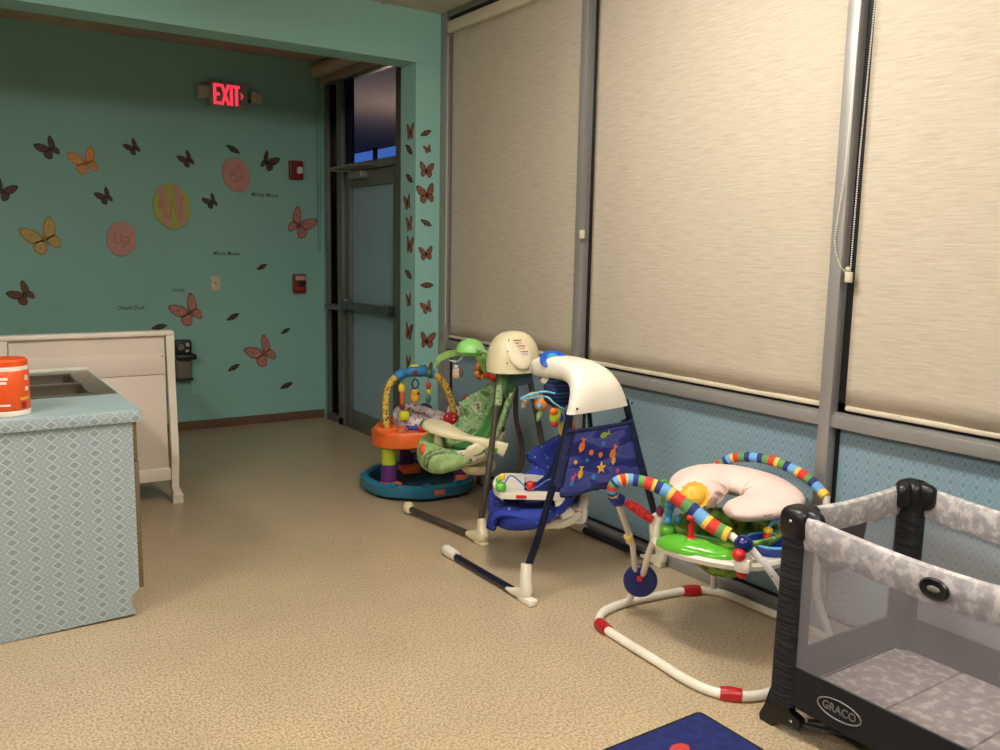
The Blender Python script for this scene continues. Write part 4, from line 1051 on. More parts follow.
m = MB(); smooth_rings(m, [((2.50, 3.69, 0.86), 0.022, 0.022), ((2.485, 3.685, 0.79), 0.023, 0.023), ((2.468, 3.675, 0.70), 0.021, 0.021)], n=14); m.build('leg_cover', M_LEAFY, T)
m = MB(); smooth_rings(m, [((2.61, 3.67, 0.875), 0.060, 0.018), ((2.615, 3.665, 0.84), 0.066, 0.018), ((2.62, 3.66, 0.80), 0.058, 0.014)], n=14); m.build('arm_cover', mat('slate_blue_fabric', (60, 82, 92), 0.8), T)
# toy bar with a toucan on the far side
tbr = MB().tube([(2.60, 3.62, 0.69), (2.605, 3.60, 0.735), (2.635, 3.59, 0.755), (2.665, 3.59, 0.74), (2.69, 3.60, 0.70)], 0.019, 10, flat=0.7).build('toy_bar', spotted('beige_spotted_plastic', (206, 184, 150), [(120, 100, 60), (150, 130, 70)], 60, 0.25), T)
tc = MB().ell((2.70, 3.60, 0.705), (0.042, 0.030, 0.044)).build('toucan', mat('orange_plush', (232, 140, 50), 0.7), T)
MB().ell((2.672, 3.58, 0.695), (0.016, 0.014, 0.018)).build('blue_cheek', M_LBLUE, tc)
MB().ell((2.735, 3.60, 0.735), (0.026, 0.014, 0.016), rot=(0, 0.7, 0)).ell((2.745, 3.60, 0.712), (0.022, 0.012, 0.010)).build('crest', mat('crimson_plush', (190, 44, 64), 0.7), tc)
MB().ell((2.69, 3.60, 0.645), (0.016, 0.014, 0.04), rot=(0, 0.3, 0)).build('tail', mat('pale_green_plush', (160, 190, 120), 0.7), tc)
# seat
A_ = rotz(math.radians(58), (2.455, 3.885, 0.375))
path = [(-0.215, 0.415), (-0.20, 0.35), (-0.165, 0.24), (-0.11, 0.13), (-0.03, 0.06), (0.07, 0.035), (0.16, 0.04), (0.215, 0.03), (0.24, -0.02)]
W_ = [0.12, 0.165, 0.185, 0.185, 0.18, 0.175, 0.17, 0.16, 0.14]
m = MB(); m.X = A_; bucket(m, path, W_, [0.02, 0.03, 0.03, 0.02, 0.02, 0.04, 0.05, 0.04, 0.01], [0.04, 0.12, 0.20, 0.25, 0.23, 0.15, 0.08, 0.04, 0.01])
m.build('seat_pad', M_LEAFY, T, solid=0.03, sharp=0)
m = MB(); m.X = A_ @ Matrix.Translation((0.02, 0.012, 0.014)); bucket(m, [(p[0]+0.03, p[1]-0.01) for p in path[1:6]], [0.07, 0.085, 0.09, 0.08, 0.06], [0.0]*5, [0.02, 0.03, 0.03, 0.02, 0.01])
m.build('head_cushion', mat('plain_green_cushion', (74, 138, 66), 0.8), T, solid=0.03, sharp=0)
m = MB(); m.X = A_
smooth_rings(m, [((-0.155, 0.0, 0.05), 0.03, 0.03), ((-0.165, 0.09, 0.03), 0.055, 0.046), ((-0.135, 0.18, 0.02), 0.075, 0.058), ((-0.05, 0.235, 0.03), 0.085, 0.062), ((0.05, 0.235, 0.04), 0.085, 0.062), ((0.13, 0.18, 0.06), 0.07, 0.055), ((0.165, 0.09, 0.08), 0.05, 0.042)], n=16, e=0.9, side=(0, 0, 1))
m.build('front_bolster', blotchy('light_green_fur_fabric', [(0.3, (120, 160, 90)), (0.55, (160, 190, 124)), (0.75, (190, 205, 150))], scale=22, detail=4, bump=0.5), T)
m = MB(); m.X = A_
smooth_rings(m, [((-0.178, 0.13, 0.035), 0.012, 0.02), ((-0.183, 0.06, 0.05), 0.014, 0.034), ((-0.182, -0.02, 0.07), 0.014, 0.032), ((-0.18, -0.07, 0.09), 0.010, 0.02)], n=12, side=(1, 0, 0))
m.build('side_strap', spotted('black_and_white_print', (235, 228, 210), [(20, 20, 22), (30, 30, 30)], 38, 0.42), T)
m = MB(); m.X = A_
bucket(m, [(-0.175, 0.17), (-0.15, 0.09), (-0.09, 0.02), (0.0, -0.015), (0.09, -0.02), (0.14, 0.0)], [0.16, 0.185, 0.195, 0.195, 0.17, 0.10], [0.06, 0.11, 0.14, 0.13, 0.07, 0.01], [0.06, 0.11, 0.14, 0.13, 0.07, 0.01])
m.build('seat_shell', M_CRMP, T, solid=0.012, sharp=0)
m = MB(); m.X = A_; m.lathe([(0.075, 0), (0.095, 0.02), (0.10, 0.05)], (0, -0.03, -0.075), n=28); m.build('seat_base', M_CRMP, T)
m = MB(); m.X = A_; m.ell((-0.200, -0.12, 0.10), (0.010, 0.022, 0.022)); m.build('recline_button', M_GRNT, T)
m = MB(); m.X = A_
smooth_rings(m, [((-0.188, -0.17, 0.09), 0.018, 0.040), ((-0.190, -0.08, 0.125), 0.020, 0.026), ((-0.178, 0.02, 0.150), 0.034, 0.014), ((-0.145, 0.10, 0.165), 0.066, 0.020), ((-0.090, 0.165, 0.178), 0.082, 0.022), ((-0.02, 0.20, 0.183), 0.078, 0.020), ((0.06, 0.215, 0.188), 0.045, 0.014), ((0.10, 0.20, 0.185), 0.02, 0.008)], n=18, side=None)
tr = m.build('tray', M_CRMP, T)
m = MB(); m.X = A_; smooth_rings(m, [((-0.07, 0.18, 0.18), 0.028, 0.024), ((-0.07, 0.185, 0.12), 0.026, 0.022), ((-0.06, 0.18, 0.05), 0.034, 0.026)], n=16); m.build('crotch_post', M_CRMP, T)
m = MB(); m.X = A_; m.box((-0.150, 0.172, 0.180), (0.006, 0.03, 0.012), 0.003, rot=(0, 0, -0.75)); m.build('red_badge', M_REDT, tr)
m = MB(); m.X = A_; m.ell((-0.10, 0.265, 0.07), (0.035, 0.02, 0.03)); m.build('orange_patch', mat('orange_red_plush', (226, 96, 50), 0.8), T)

# ------------------------------------------------------------------ activity centre
T = thing('activity_center', 'round baby activity centre, orange tray on a teal base, with a giraffe-print toy arch', 'activity centre', (2.56, 4.72, 0))
cx, cy = 2.572, 4.70
M_TEAL = mat('teal_blue_plastic', (38, 120, 148), 0.35)
def oct_ring(rx, ry, z, ph=PI/8, n=8, k=0.93):
    out = []
    for i in range(n):
        a = ph+2*PI*i/n
        for q in (-0.12, 0.12):
            out.append((cx+rx*math.cos(a+q), cy+ry*math.sin(a+q), z))
    return out
R0x, R0y = 0.375, 0.365
MB().loft([oct_ring(R0x-0.03, R0y-0.03, 0.0), oct_ring(R0x-0.015, R0y-0.015, 0.025)]).build('base_underside', mat('black_base_rubber', (16, 18, 20), 0.6), T)
MB().loft([oct_ring(R0x-0.005, R0y-0.005, 0.025), oct_ring(R0x, R0y, 0.035), oct_ring(R0x+0.002, R0y+0.002, 0.085), oct_ring(R0x-0.012, R0y-0.012, 0.095), oct_ring(R0x-0.04, R0y-0.04, 0.095), oct_ring(R0x-0.05, R0y-0.05, 0.085), oct_ring(R0x-0.055, R0y-0.055, 0.030)]).build('base_rim', M_TEAL, T)
MB().loft([oct_ring(R0x-0.05, R0y-0.05, 0.028), oct_ring(R0x-0.05, R0y-0.05, 0.040)]).build('base_mat', mat('dark_teal_mat', (16, 46, 56), 0.7), T)
m = MB(); m.box((cx-0.055, cy-R0y*0.965+0.0, 0.058), (0.075, 0.012, 0.034), 0.005, rot=(0, 0, 0.0)); m.build('rim_badge', mat('salmon_badge', (200, 110, 96), 0.5), T)
for a_, w_ in ((4.35, 0.05), (4.95, 0.06), (3.75, 0.05)):
    MB().box((cx+(R0x-0.012)*0.97*math.cos(a_), cy+(R0y-0.012)*0.97*math.sin(a_), 0.100), (w_, 0.036, 0.018), 0.006, rot=(0, 0, a_+PI/2)).build('rim_block', M_TEAL, T)
ang_p = [math.radians(197), math.radians(80), math.radians(-32)]
tz = 0.30
for k, a in enumerate(ang_p):
    px, py = cx+0.265*math.cos(a), cy+0.265*math.sin(a)
    pl = MB().lathe([(0.050, 0.045), (0.050, 0.10), (0.048, 0.175), (0.046, 0.20)], (px, py, 0), n=24).build('pillar', M_PURT, T)
    MB().lathe([(0.046, 0.20), (0.047, 0.21), (0.046, 0.245), (0.048, 0.25), (0.046, 0.255), (0.045, 0.30)], (px, py, 0), n=24).build('lime_sleeve', M_LIMET, pl)
    MB().box((px+0.02*math.cos(a), py-0.03, 0.066), (0.135, 0.12, 0.055), 0.016, rot=(0, 0, a)).build('orange_foot', M_ORT, pl)
# orange tray ring with three lobes
def trayring(r0, r1, z):
    o = []
    for i in range(48):
        a = 2*PI*i/48
        lob = max(math.cos((a-q)) for q in ang_p)
        lob = max(0, (lob-0.80)/0.20)**1.0
        o.append((cx+(r0+r1*lob)*math.cos(a), cy+(r0+r1*lob)*math.sin(a), z))
    return o
rings = [trayring(0.255, 0.068, 0.305), trayring(0.272, 0.072, 0.315), trayring(0.278, 0.072, 0.395), trayring(0.268, 0.070, 0.408), trayring(0.175, 0.0, 0.408), trayring(0.165, 0.0, 0.395), trayring(0.165, 0.0, 0.315)]
MB().loft(rings, cap=False, closed=True).build('orange_tray', M_ORT, T, sharp=40)
# raised cup for the arch on the left lobe and on the right lobe
for a in (ang_p[0], ang_p[2]):
    px, py = cx+0.285*math.cos(a), cy+0.285*math.sin(a)
    MB().lathe([(0.078, 0.40), (0.078, 0.425), (0.070, 0.435), (0.045, 0.435), (0.038, 0.420), (0.036, 0.405)], (px, py, 0), n=28).build('arch_socket', M_ORT, T)
# fabric seat
sp_ = spotted('white_seat_print_fabric', (226, 214, 212), [(196, 70, 110), (110, 80, 150), (225, 150, 70), (180, 60, 70), (210, 190, 200)], 40, 0.36, bump=0.2)
m = MB()
def seat(u, v):
    a = 2*PI*v; r_ = 0.165-0.03*u if u < 0.5 else 0.15-0.10*(u-0.5)*2
    z = 0.43+0.05*math.sin(u*PI*1.0)*0.6-u*0.20 if u > 0.3 else 0.41+0.12*u*2
    return (cx+r_*math.cos(a), cy+r_*math.sin(a), z)
m.grid(seat, 12, 40); m.build('seat_fabric', sp_, T, solid=0.012, sharp=0)
m = MB(); pts = []
smooth_rings(m, [((cx+0.145*math.cos(a), cy+0.145*math.sin(a), 0.435+0.055*max(0, math.sin(a-0.2))), 0.026, 0.024) for a in [i*PI/8+0.35 for i in range(0, 15)]], n=12, side=(0, 0, 1), e=1)
m.build('seat_back_roll', sp_, T)
m = MB(); smooth_rings(m, [((cx+0.185*math.cos(a), cy+0.185*math.sin(a), 0.418), 0.016, 0.014) for a in [math.radians(215)+i*math.radians(15) for i in range(9)]], n=10, side=(0, 0, 1), e=1)
m.build('blue_seat_rim', mat('deep_blue_trim', (44, 56, 150), 0.4), T)
# arch
ax0 = (cx+0.285*math.cos(ang_p[0]), cy+0.285*math.sin(ang_p[0])); ax1 = (cx+0.285*math.cos(ang_p[2]), cy+0.285*math.sin(ang_p[2]))
def apt(t, z): return (ax0[0]+(ax1[0]-ax0[0])*t*0.88, ax0[1]+(ax1[1]-ax0[1])*t*0.88, z)
M_GIR = spotted('yellow_giraffe_print', (214, 184, 76), [(74, 50, 26), (190, 70, 40), (90, 60, 30), (214, 130, 60)], 62, 0.40)
MB().tube([apt(0.0, 0.42), apt(-0.015, 0.52), apt(-0.01, 0.60), apt(0.02, 0.67), apt(0.08, 0.715), apt(0.15, 0.735)], 0.021, 14).build('giraffe_tube', M_GIR, T)
MB().tube([apt(0.62, 0.74), apt(0.72, 0.725), apt(0.84, 0.66), apt(0.93, 0.56), apt(0.97, 0.46), apt(0.98, 0.42)], 0.021, 14).build('giraffe_tube', M_GIR, T)
bt = MB().tube([apt(0.13, 0.73), apt(0.20, 0.748), apt(0.28, 0.755), apt(0.38, 0.765), apt(0.48, 0.763), apt(0.56, 0.752), apt(0.65, 0.738)], [0.030, 0.035, 0.024, 0.036, 0.037, 0.026, 0.028], 18).build('blue_arch_center', mat('arch_blue_fabric', (42, 118, 170), 0.6), T)
c_ = apt(0.38, 0.765)
MB().box((c_[0]-0.01, c_[1]-0.034, c_[2]-0.006), (0.026, 0.012, 0.03), 0.003).build('red_button', mat('dull_red_button', (140, 44, 50), 0.5), bt)
MB().ell((c_[0], c_[1]-0.01, c_[2]+0.032), (0.034, 0.02, 0.010)).build('yellow_cap', mat('pale_yellow_cap', (206, 204, 110), 0.5), bt)
c_ = apt(0.58, 0.75); MB().ell((c_[0], c_[1]-0.012, c_[2]), (0.020, 0.024, 0.026)).build('green_band', mat('dark_green_band', (70, 120, 50), 0.6), bt)
# things hanging from the arch
def hang(t, z0, z1):
    p = apt(t, 0); return MB().tube([(p[0], p[1], z0), (p[0], p[1], z1)], 0.002, 6)
p = apt(0.21, 0.0); g_ = MB().ell((p[0], p[1], 0.665), (0.022, 0.020, 0.030)).build('hanging_giraffe', M_YELT, bt)
MB().ell((p[0]+0.004, p[1], 0.60), (0.018, 0.017, 0.055)).build('body', mat('rust_orange_plush', (196, 98, 44), 0.7), g_)
MB().ell((p[0]+0.004, p[1], 0.548), (0.018, 0.018, 0.022)).build('boots', mat('maroon_plush', (120, 40, 44), 0.7), g_)
MB().box((p[0]+0.006, p[1]-0.02, 0.498), (0.060, 0.05, 0.058), 0.018).build('yellow_block', mat('acid_yellow_plush', (214, 216, 44), 0.6), g_)
hang(0.21, 0.69, 0.74).build('string', M_NAVYD, g_)
p = apt(0.40, 0); rg = MB()
rg.tube([(p[0]+0.022*math.cos(a), p[1], 0.685+0.028*math.sin(a)) for a in [i*PI/6 for i in range(12)]], 0.005, 8, closed=True, smooth=2)
rg = rg.build('ring', mat('navy_ring', (26, 44, 96), 0.4), bt); hang(0.40, 0.71, 0.73).build('string', M_NAVYD, rg)
dk_ = MB().ell((p[0], p[1], 0.602), (0.032, 0.026, 0.036)).ell((p[0]-0.004, p[1]-0.004, 0.632), (0.026, 0.022, 0.022)).build('hanging_duck', mat('duck_yellow', (238, 168, 48), 0.6), bt)
MB().ell((p[0]+0.008, p[1]-0.026, 0.628), (0.007, 0.004, 0.009)).build('eye', mat('dark_eye', (60, 24, 20), 0.4), dk_)
p = apt(0.59, 0); h1 = MB().ell((p[0], p[1], 0.672), (0.018, 0.016, 0.026)).build('hanging_bug', mat('coral_plush', (200, 84, 66), 0.6), bt); hang(0.59, 0.69, 0.74).build('string', M_NAVYD, h1)
MB().ell((p[0]+0.002, p[1], 0.63), (0.014, 0.014, 0.020)).build('middle', M_YELT, h1)
MB().ell((p[0], p[1], 0.588), (0.018, 0.016, 0.026)).build('lower', mat('teal_green_plush', (60, 120, 110), 0.6), h1)
# toys standing on the tray
MB().ell((cx-0.205, cy-0.155, 0.408), (0.040, 0.034, 0.036), zmin=0.0).build('orange_turtle_toy', mat('mottled_orange_toy', (190, 100, 60), 0.5), T)
MB().ell((cx-0.10, cy-0.215, 0.43), (0.026, 0.024, 0.026)).build('strawberry_toy', mat('strawberry_red', (216, 60, 50), 0.4), T)
MB().lathe([(0.024, 0), (0.004, 0.03)], (cx-0.10, cy-0.215, 0.448), n=7).build('strawberry_leaf', mat('leaf_green_toy', (70, 120, 56), 0.5), T)
lb = MB().ell((cx+0.135, cy-0.155, 0.455), (0.050, 0.045, 0.044)).build('ladybird_toy', spotted('red_with_light_dots', (190, 28, 38), [(236, 190, 180), (240, 200, 60)], 30, 0.22), T)
cw = MB().ell((cx+0.185, cy-0.115, 0.49), (0.052, 0.034, 0.048), e=0.8).ell((cx+0.235, cy-0.12, 0.50), (0.03, 0.02, 0.04)).build('cow_toy', spotted('black_white_cow_plush', (222, 208, 190), [(16, 16, 40), (20, 20, 30), (200, 60, 50)], 24, 0.5), T)
MB().ell((cx+0.285, cy-0.09, 0.555), (0.022, 0.02, 0.034), rot=(0, 0.3, 0)).build('red_bird_toy', mat('dark_red_bird', (176, 34, 44), 0.5), T)

# ------------------------------------------------------------------ bouncer
T = thing('baby_bouncer', 'baby jumper seat with rainbow-banded toy arches on a white tube floor ring', 'baby bouncer', (2.53, 2.17, 0))
def rr_path(z, x0, x1, y0, y1, r_, k=5):
    P_ = []
    for (ox, oy, a0) in ((x1-r_, y1-r_, 0), (x0+r_, y1-r_, PI/2), (x0+r_, y0+r_, PI), (x1-r_, y0+r_, 1.5*PI)):
        for i in range(k):
            a = a0+i*PI/2/(k-1); P_.append((ox+r_*math.cos(a), oy+r_*math.sin(a), z))
    return P_
loop = [(2.875, 2.40, 0.018), (2.84, 2.50, 0.018), (2.76, 2.555, 0.018), (2.60, 2.585, 0.018), (2.42, 2.60, 0.018), (2.28, 2.575, 0.018), (2.195, 2.49, 0.018), (2.175, 2.35, 0.018), (2.165, 2.15, 0.018), (2.155, 1.98, 0.018), (2.175, 1.87, 0.018), (2.235, 1.80, 0.018), (2.33, 1.765, 0.018), (2.55, 1.755, 0.018), (2.74, 1.765, 0.018), (2.84, 1.82, 0.018), (2.875, 1.93, 0.018), (2.88, 2.15, 0.018)]
MB().tube(loop, 0.0175, 14, closed=True, smooth=5).build('floor_ring', M_WHTP, T)
M_REDJ = mat('glossy_red_joint', (176, 28, 30), 0.3)
for a, b in (((2.185, 1.855, 0.018), (2.235, 1.803, 0.018)), ((2.735, 2.562, 0.018), (2.805, 2.530, 0.018)), ((2.195, 2.50, 0.018), (2.18, 2.43, 0.018)), ((2.80, 1.79, 0.018), (2.85, 1.84, 0.018))):
    MB().tube([a, tuple((p+q)/2 for p, q in zip(a, b)), b], [0.024, 0.027, 0.024], 16, smooth=4).build('red_joint', M_REDJ, T)
# four slanted legs
L1 = MB().tube([(2.425, 2.53, 0.10), (2.345, 2.485, 0.33), (2.185, 2.425, 0.575)], 0.0125, 12, smooth=0).build('leg', mat('off_white_tube', (214, 204, 188), 0.4), T)
MB().tube([(2.318, 2.472, 0.350), (2.300, 2.466, 0.378)], 0.0175, 12, smooth=0).build('yellow_clip', mat('pale_yellow_clip', (228, 200, 120), 0.4), L1)
m = MB(); m.lathe([(0.0, -0.016), (0.064, -0.016), (0.070, -0.008), (0.070, 0.008), (0.064, 0.016), (0.0, 0.016)], (2.412, 2.500, 0.155), rot=Matrix.Rotation(math.radians(-37), 4, 'Z') @ Matrix.Rotation(PI/2, 4, 'X'), n=32)
wh = m.build('wheel', mat('navy_blue_plastic', (26, 38, 104), 0.3), T)
MB().box((2.388, 2.480, 0.175), (0.022, 0.012, 0.022), 0.003, rot=(0, 0, -0.6)).build('logo_tile', M_REDT, wh)
dots = spotted('white_tube_with_dots', (232, 226, 220), [(60, 90, 170), (90, 150, 90), (230, 190, 60)], 45, 0.16)
L2 = MB().tube([(2.425, 1.955, 0.455), (2.475, 1.90, 0.375), (2.525, 1.875, 0.29), (2.56, 1.83, 0.17), (2.60, 1.78, 0.03)], 0.0135, 12).build('leg', dots, T)
L3 = MB().tube([(2.885, 1.98, 0.58), (2.85, 1.965, 0.40), (2.825, 1.955, 0.22), (2.81, 1.85, 0.03)], 0.0135, 12).build('leg', mat('off_white_tube', (214, 204, 188), 0.4), T)
MB().tube([(2.785, 2.45, 0.60), (2.80, 2.47, 0.40), (2.84, 2.49, 0.16), (2.85, 2.49, 0.03)], 0.0135, 12).build('leg', mat('off_white_tube', (214, 204, 188), 0.4), T)
MB().tube([(2.315, 2.335, 0.40), (2.35, 2.40, 0.30), (2.42, 2.50, 0.17), (2.43, 2.585, 0.03)], 0.013, 10).build('rear_strut', M_WHTP, T)
# rainbow arches: every coloured band is one ring of the sleeve
BAND = [(0, 'navy', (30, 40, 110)), (1, 'ltblue', (100, 165, 220)), (2, 'yellow', (246, 200, 66)), (3, 'red', (214, 48, 36)), (4, 'green', (96, 150, 76))]
bm_ = {0: mat('sleeve_navy', (32, 46, 112), 0.7), 1: mat('sleeve_light_blue', (108, 166, 214), 0.7), 2: mat('sleeve_yellow', (244, 196, 72), 0.7), 3: mat('sleeve_red', (212, 52, 38), 0.7), 4: mat('sleeve_green', (96, 148, 80), 0.7)}
def arch(pts, r_, seq, name='arch_sleeve'):
    m = MB(); m.tube(pts, r_, 16, smooth=16)
    me_n = 16; nseg = (len(pts)-1)*16; o = m
    # bands along the tube with differing lengths
    wd = {0: 3, 1: 4, 2: 2, 3: 4, 4: 3}
    tot = sum(wd[s_] for s_ in seq); bounds = []; acc = 0
    for s_ in seq: acc += wd[s_]; bounds.append((acc/tot, s_))
    mi = []
    for i in range(nseg):
        t = (i+0.5)/nseg
        b = next(s_ for e_, s_ in bounds if t <= e_+1e-9)
        mi += [b]*16
    mi += [seq[0], seq[-1]]
    m.mi = mi
    return m.build(name, [bm_[k] for k in range(5)], T)
near = [(2.192, 2.43, 0.560), (2.168, 2.42, 0.590), (2.162, 2.41, 0.618), (2.180, 2.395, 0.638), (2.215, 2.37, 0.643), (2.262, 2.32, 0.633), (2.303, 2.26, 0.608), (2.343, 2.18, 0.560), (2.375, 2.10, 0.510), (2.402, 2.04, 0.487)]
arch(near, [0.021, 0.021, 0.021, 0.022, 0.023, 0.024, 0.026, 0.028, 0.029, 0.027], [0, 0, 2, 0, 1, 3, 4, 0, 1, 2, 3, 2, 1, 0, 4, 3, 2, 0, 1, 2, 3, 4, 0, 1, 2, 3, 4, 2, 2])
m = MB(); m.tube([(2.175, 2.435, 0.545), (2.19, 2.425, 0.555), (2.215, 2.41, 0.548)], [0.024, 0.030, 0.022], 16, smooth=4); m.build('arch_joint', mat('navy_blue_plastic', (26, 38, 104), 0.3), T)
m = MB(); m.tube([(2.222, 2.405, 0.545), (2.25, 2.375, 0.525), (2.275, 2.35, 0.500), (2.295, 2.325, 0.480)], [0.014, 0.021, 0.020, 0.014], 12, smooth=4)
m.build('spring_cover', blotchy('crumpled_red_fabric', [(0.3, (150, 22, 20)), (0.6, (206, 44, 36))], 60, bump=0.8), T)
bl = MB().ell((2.405, 1.975, 0.472), (0.034, 0.034, 0.034), nu=28, nv=18).build('ball_joint', mat('glossy_navy_ball', (22, 34, 96), 0.15), T)
MB().tube([(2.408, 2.035, 0.486), (2.405, 2.00, 0.475)], 0.014, 12, smooth=0).build('white_collar', M_WHTP, bl)
MB().ell((2.372, 1.965, 0.440), (0.025, 0.025, 0.024)).build('red_knob', M_REDT, bl)
far = [(2.765, 2.445, 0.600), (2.785, 2.42, 0.630), (2.812, 2.38, 0.655), (2.838, 2.30, 0.670), (2.862, 2.22, 0.667), (2.880, 2.14, 0.650), (2.889, 2.06, 0.620), (2.884, 1.985, 0.575)]
arch(far, 0.0205, [0, 2, 3, 4, 0, 1, 2, 3, 4, 0, 1, 0, 4, 3, 2, 4, 0, 1, 2, 3, 4, 0, 1, 2, 2])
# tray ring (white) with stations
tcx, tcy, tz = 2.555, 2.19, 0.40
def tring(r_, z, sq=1.0):
    o = []
    for i in range(56):
        a = 2*PI*i/56
        k = 1+0.035*math.cos(4*(a+0.4))
        o.append((tcx+r_*k*math.cos(a), tcy+r_*k*math.sin(a), z))
    return o
MB().loft([tring(0.262, tz-0.028), tring(0.278, tz-0.020), tring(0.286, tz-0.002), tring(0.280, tz+0.010), tring(0.266, tz+0.006), tring(0.190, tz+0.004), tring(0.176, tz+0.012), tring(0.172, tz-0.006), tring(0.18, tz-0.020)], cap=False, closed=True).build('tray_ring', M_WHTP, T)
# green mound station on the near left
gm = MB().ell((2.370, 2.155, 0.402), (0.088, 0.165, 0.050), rot=(0, 0, 0.42), e=0.9, zmin=0.0, nu=28, nv=20).build('green_station', mat('glossy_leaf_green', (96, 178, 50), 0.15), T)
MB().ell((2.335, 2.285, 0.448), (0.030, 0.028, 0.026)).build('green_bump', mat('glossy_leaf_green', (96, 178, 50), 0.15), gm)
MB().ell((2.338, 2.165, 0.438), (0.030, 0.028, 0.018)).build('green_bump', mat('glossy_leaf_green', (96, 178, 50), 0.15), gm)
m = MB().tube([(2.340, 2.285, 0.468), (2.340, 2.283, 0.505), (2.345, 2.275, 0.545), (2.360, 2.26, 0.56)], [0.012, 0.012, 0.013, 0.01], 10)
for a, b, c_ in ((2.325, 2.275, 0.55), (2.365, 2.25, 0.570), (2.32, 2.27, 0.492), (2.365, 2.26, 0.492)): m.ell((a, b, c_), (0.017, 0.015, 0.017))
m.build('sky_blue_toy', mat('sky_blue_toy_plastic', (70, 150, 205), 0.3), gm)
m = MB().tube([(2.338, 2.165, 0.445), (2.338, 2.165, 0.505), (2.345, 2.155, 0.525)], [0.013, 0.011, 0.011], 10)
for a, b, c_ in ((2.325, 2.16, 0.530), (2.36, 2.15, 0.540), (2.35, 2.155, 0.520)): m.ell((a, b, c_), (0.017, 0.015, 0.012), rot=(0, 0.5, 0))
m.lathe([(0.022, 0), (0.018, 0.008), (0.012, 0.012)], (2.338, 2.165, 0.445), n=16)
m.build('red_bug_toy', M_REDT, gm)
m = MB(); m.X = Matrix.Translation((2.375, 2.195, 0.600)) @ rotz(math.radians(-34)) @ Matrix.Rotation(math.radians(72), 4, 'X')
m.prism([(0.057*(1 if i % 2 else 0.92)*math.cos(i*PI/14), 0.055*(1 if i % 2 else 0.90)*math.sin(i*PI/14)) for i in range(28)], 0.018); m.ell((0, 0, 0.018), (0.040, 0.036, 0.014))
sn = m.build('sun_toy', mat('sunny_yellow_plastic', (244, 186, 60), 0.35), T)
m = MB(); m.X = Matrix.Translation((2.375, 2.195, 0.600)) @ rotz(math.radians(-34)) @ Matrix.Rotation(math.radians(72), 4, 'X')
for i in range(4): m.tube([(-0.024+i*0.012, -0.012, 0.030), (-0.026+i*0.013, 0.014, 0.030)], 0.004, 6, smooth=0)
m.build('sun_ridges', mat('light_yellow_ridges', (250, 208, 90), 0.35), sn)
MB().tube([(2.38, 2.20, 0.56), (2.375, 2.20, 0.44)], 0.010, 8).build('sun_stem', M_GRNT, sn)
m = MB().ell((2.372, 2.355, 0.600), (0.032, 0.02, 0.026)).ell((2.392, 2.34, 0.585), (0.02, 0.018, 0.022)).ell((2.35, 2.365, 0.612), (0.014, 0.014, 0.014))
fr_ = m.build('frog_toy', spotted('mottled_green_toy', (88, 170, 60), [(50, 110, 40), (130, 200, 90)], 60, 0.4), T)
MB().ell((2.348, 2.36, 0.585), (0.014, 0.012, 0.010)).build('frog_foot', M_ORT, fr_)
MB().tube([(2.375, 2.355, 0.58), (2.38, 2.36, 0.42)], 0.008, 8).build('frog_stem', M_GRNT, fr_)
MB().ell((2.335, 2.335, 0.45), (0.035, 0.03, 0.055), e=0.8).build('white_bracket', M_WHTP, T)
MB().ell((2.315, 2.31, 0.520), (0.016, 0.014, 0.022)).build('magenta_toy', mat('dark_magenta_toy', (130, 40, 90), 0.35), T)
# blue bowl station to the right, with a bead loop
bb = MB().lathe([(0.045, 0.0), (0.070, 0.02), (0.084, 0.05), (0.088, 0.055), (0.084, 0.060), (0.070, 0.052), (0.05, 0.03), (0.0, 0.025)], (2.585, 2.00, 0.385), n=32).build('blue_station', mat('glossy_royal_blue', (30, 60, 160), 0.2), T)
MB().tube([(2.585+0.087*math.cos(a), 2.00+0.087*math.sin(a), 0.445) for a in [i*PI/8 for i in range(16)]], 0.005, 8, closed=True, smooth=2).build('light_blue_rim', mat('light_blue_rim_plastic', (90, 170, 220), 0.3), bb)
lp2 = MB().tube([(2.60, 2.03, 0.455), (2.61, 2.02, 0.50), (2.65, 1.99, 0.54), (2.70, 1.97, 0.545), (2.74, 1.96, 0.52), (2.75, 1.96, 0.46)], 0.006, 8).build('bead_loop', mat('sky_blue_loop', (90, 165, 205), 0.35), bb)
MB().ell((2.60, 2.025, 0.475), (0.020, 0.018, 0.014)).build('yellow_bead', M_YELT, lp2)
MB().ell((2.592, 2.02, 0.455), (0.018, 0.016, 0.014)).build('red_bead', M_REDT, lp2)
MB().ell((2.655, 1.985, 0.545), (0.022, 0.018, 0.016)).build('green_bead', M_GRNT, lp2)
# front bracket
MB().box((2.40, 1.965, 0.400), (0.07, 0.06, 0.055), 0.018, rot=(0, 0, 0.5)).build('tray_bracket', M_WHTP, T)
MB().ell((2.405, 1.975, 0.360), (0.020, 0.020, 0.018)).build('red_plug', M_REDT, T)
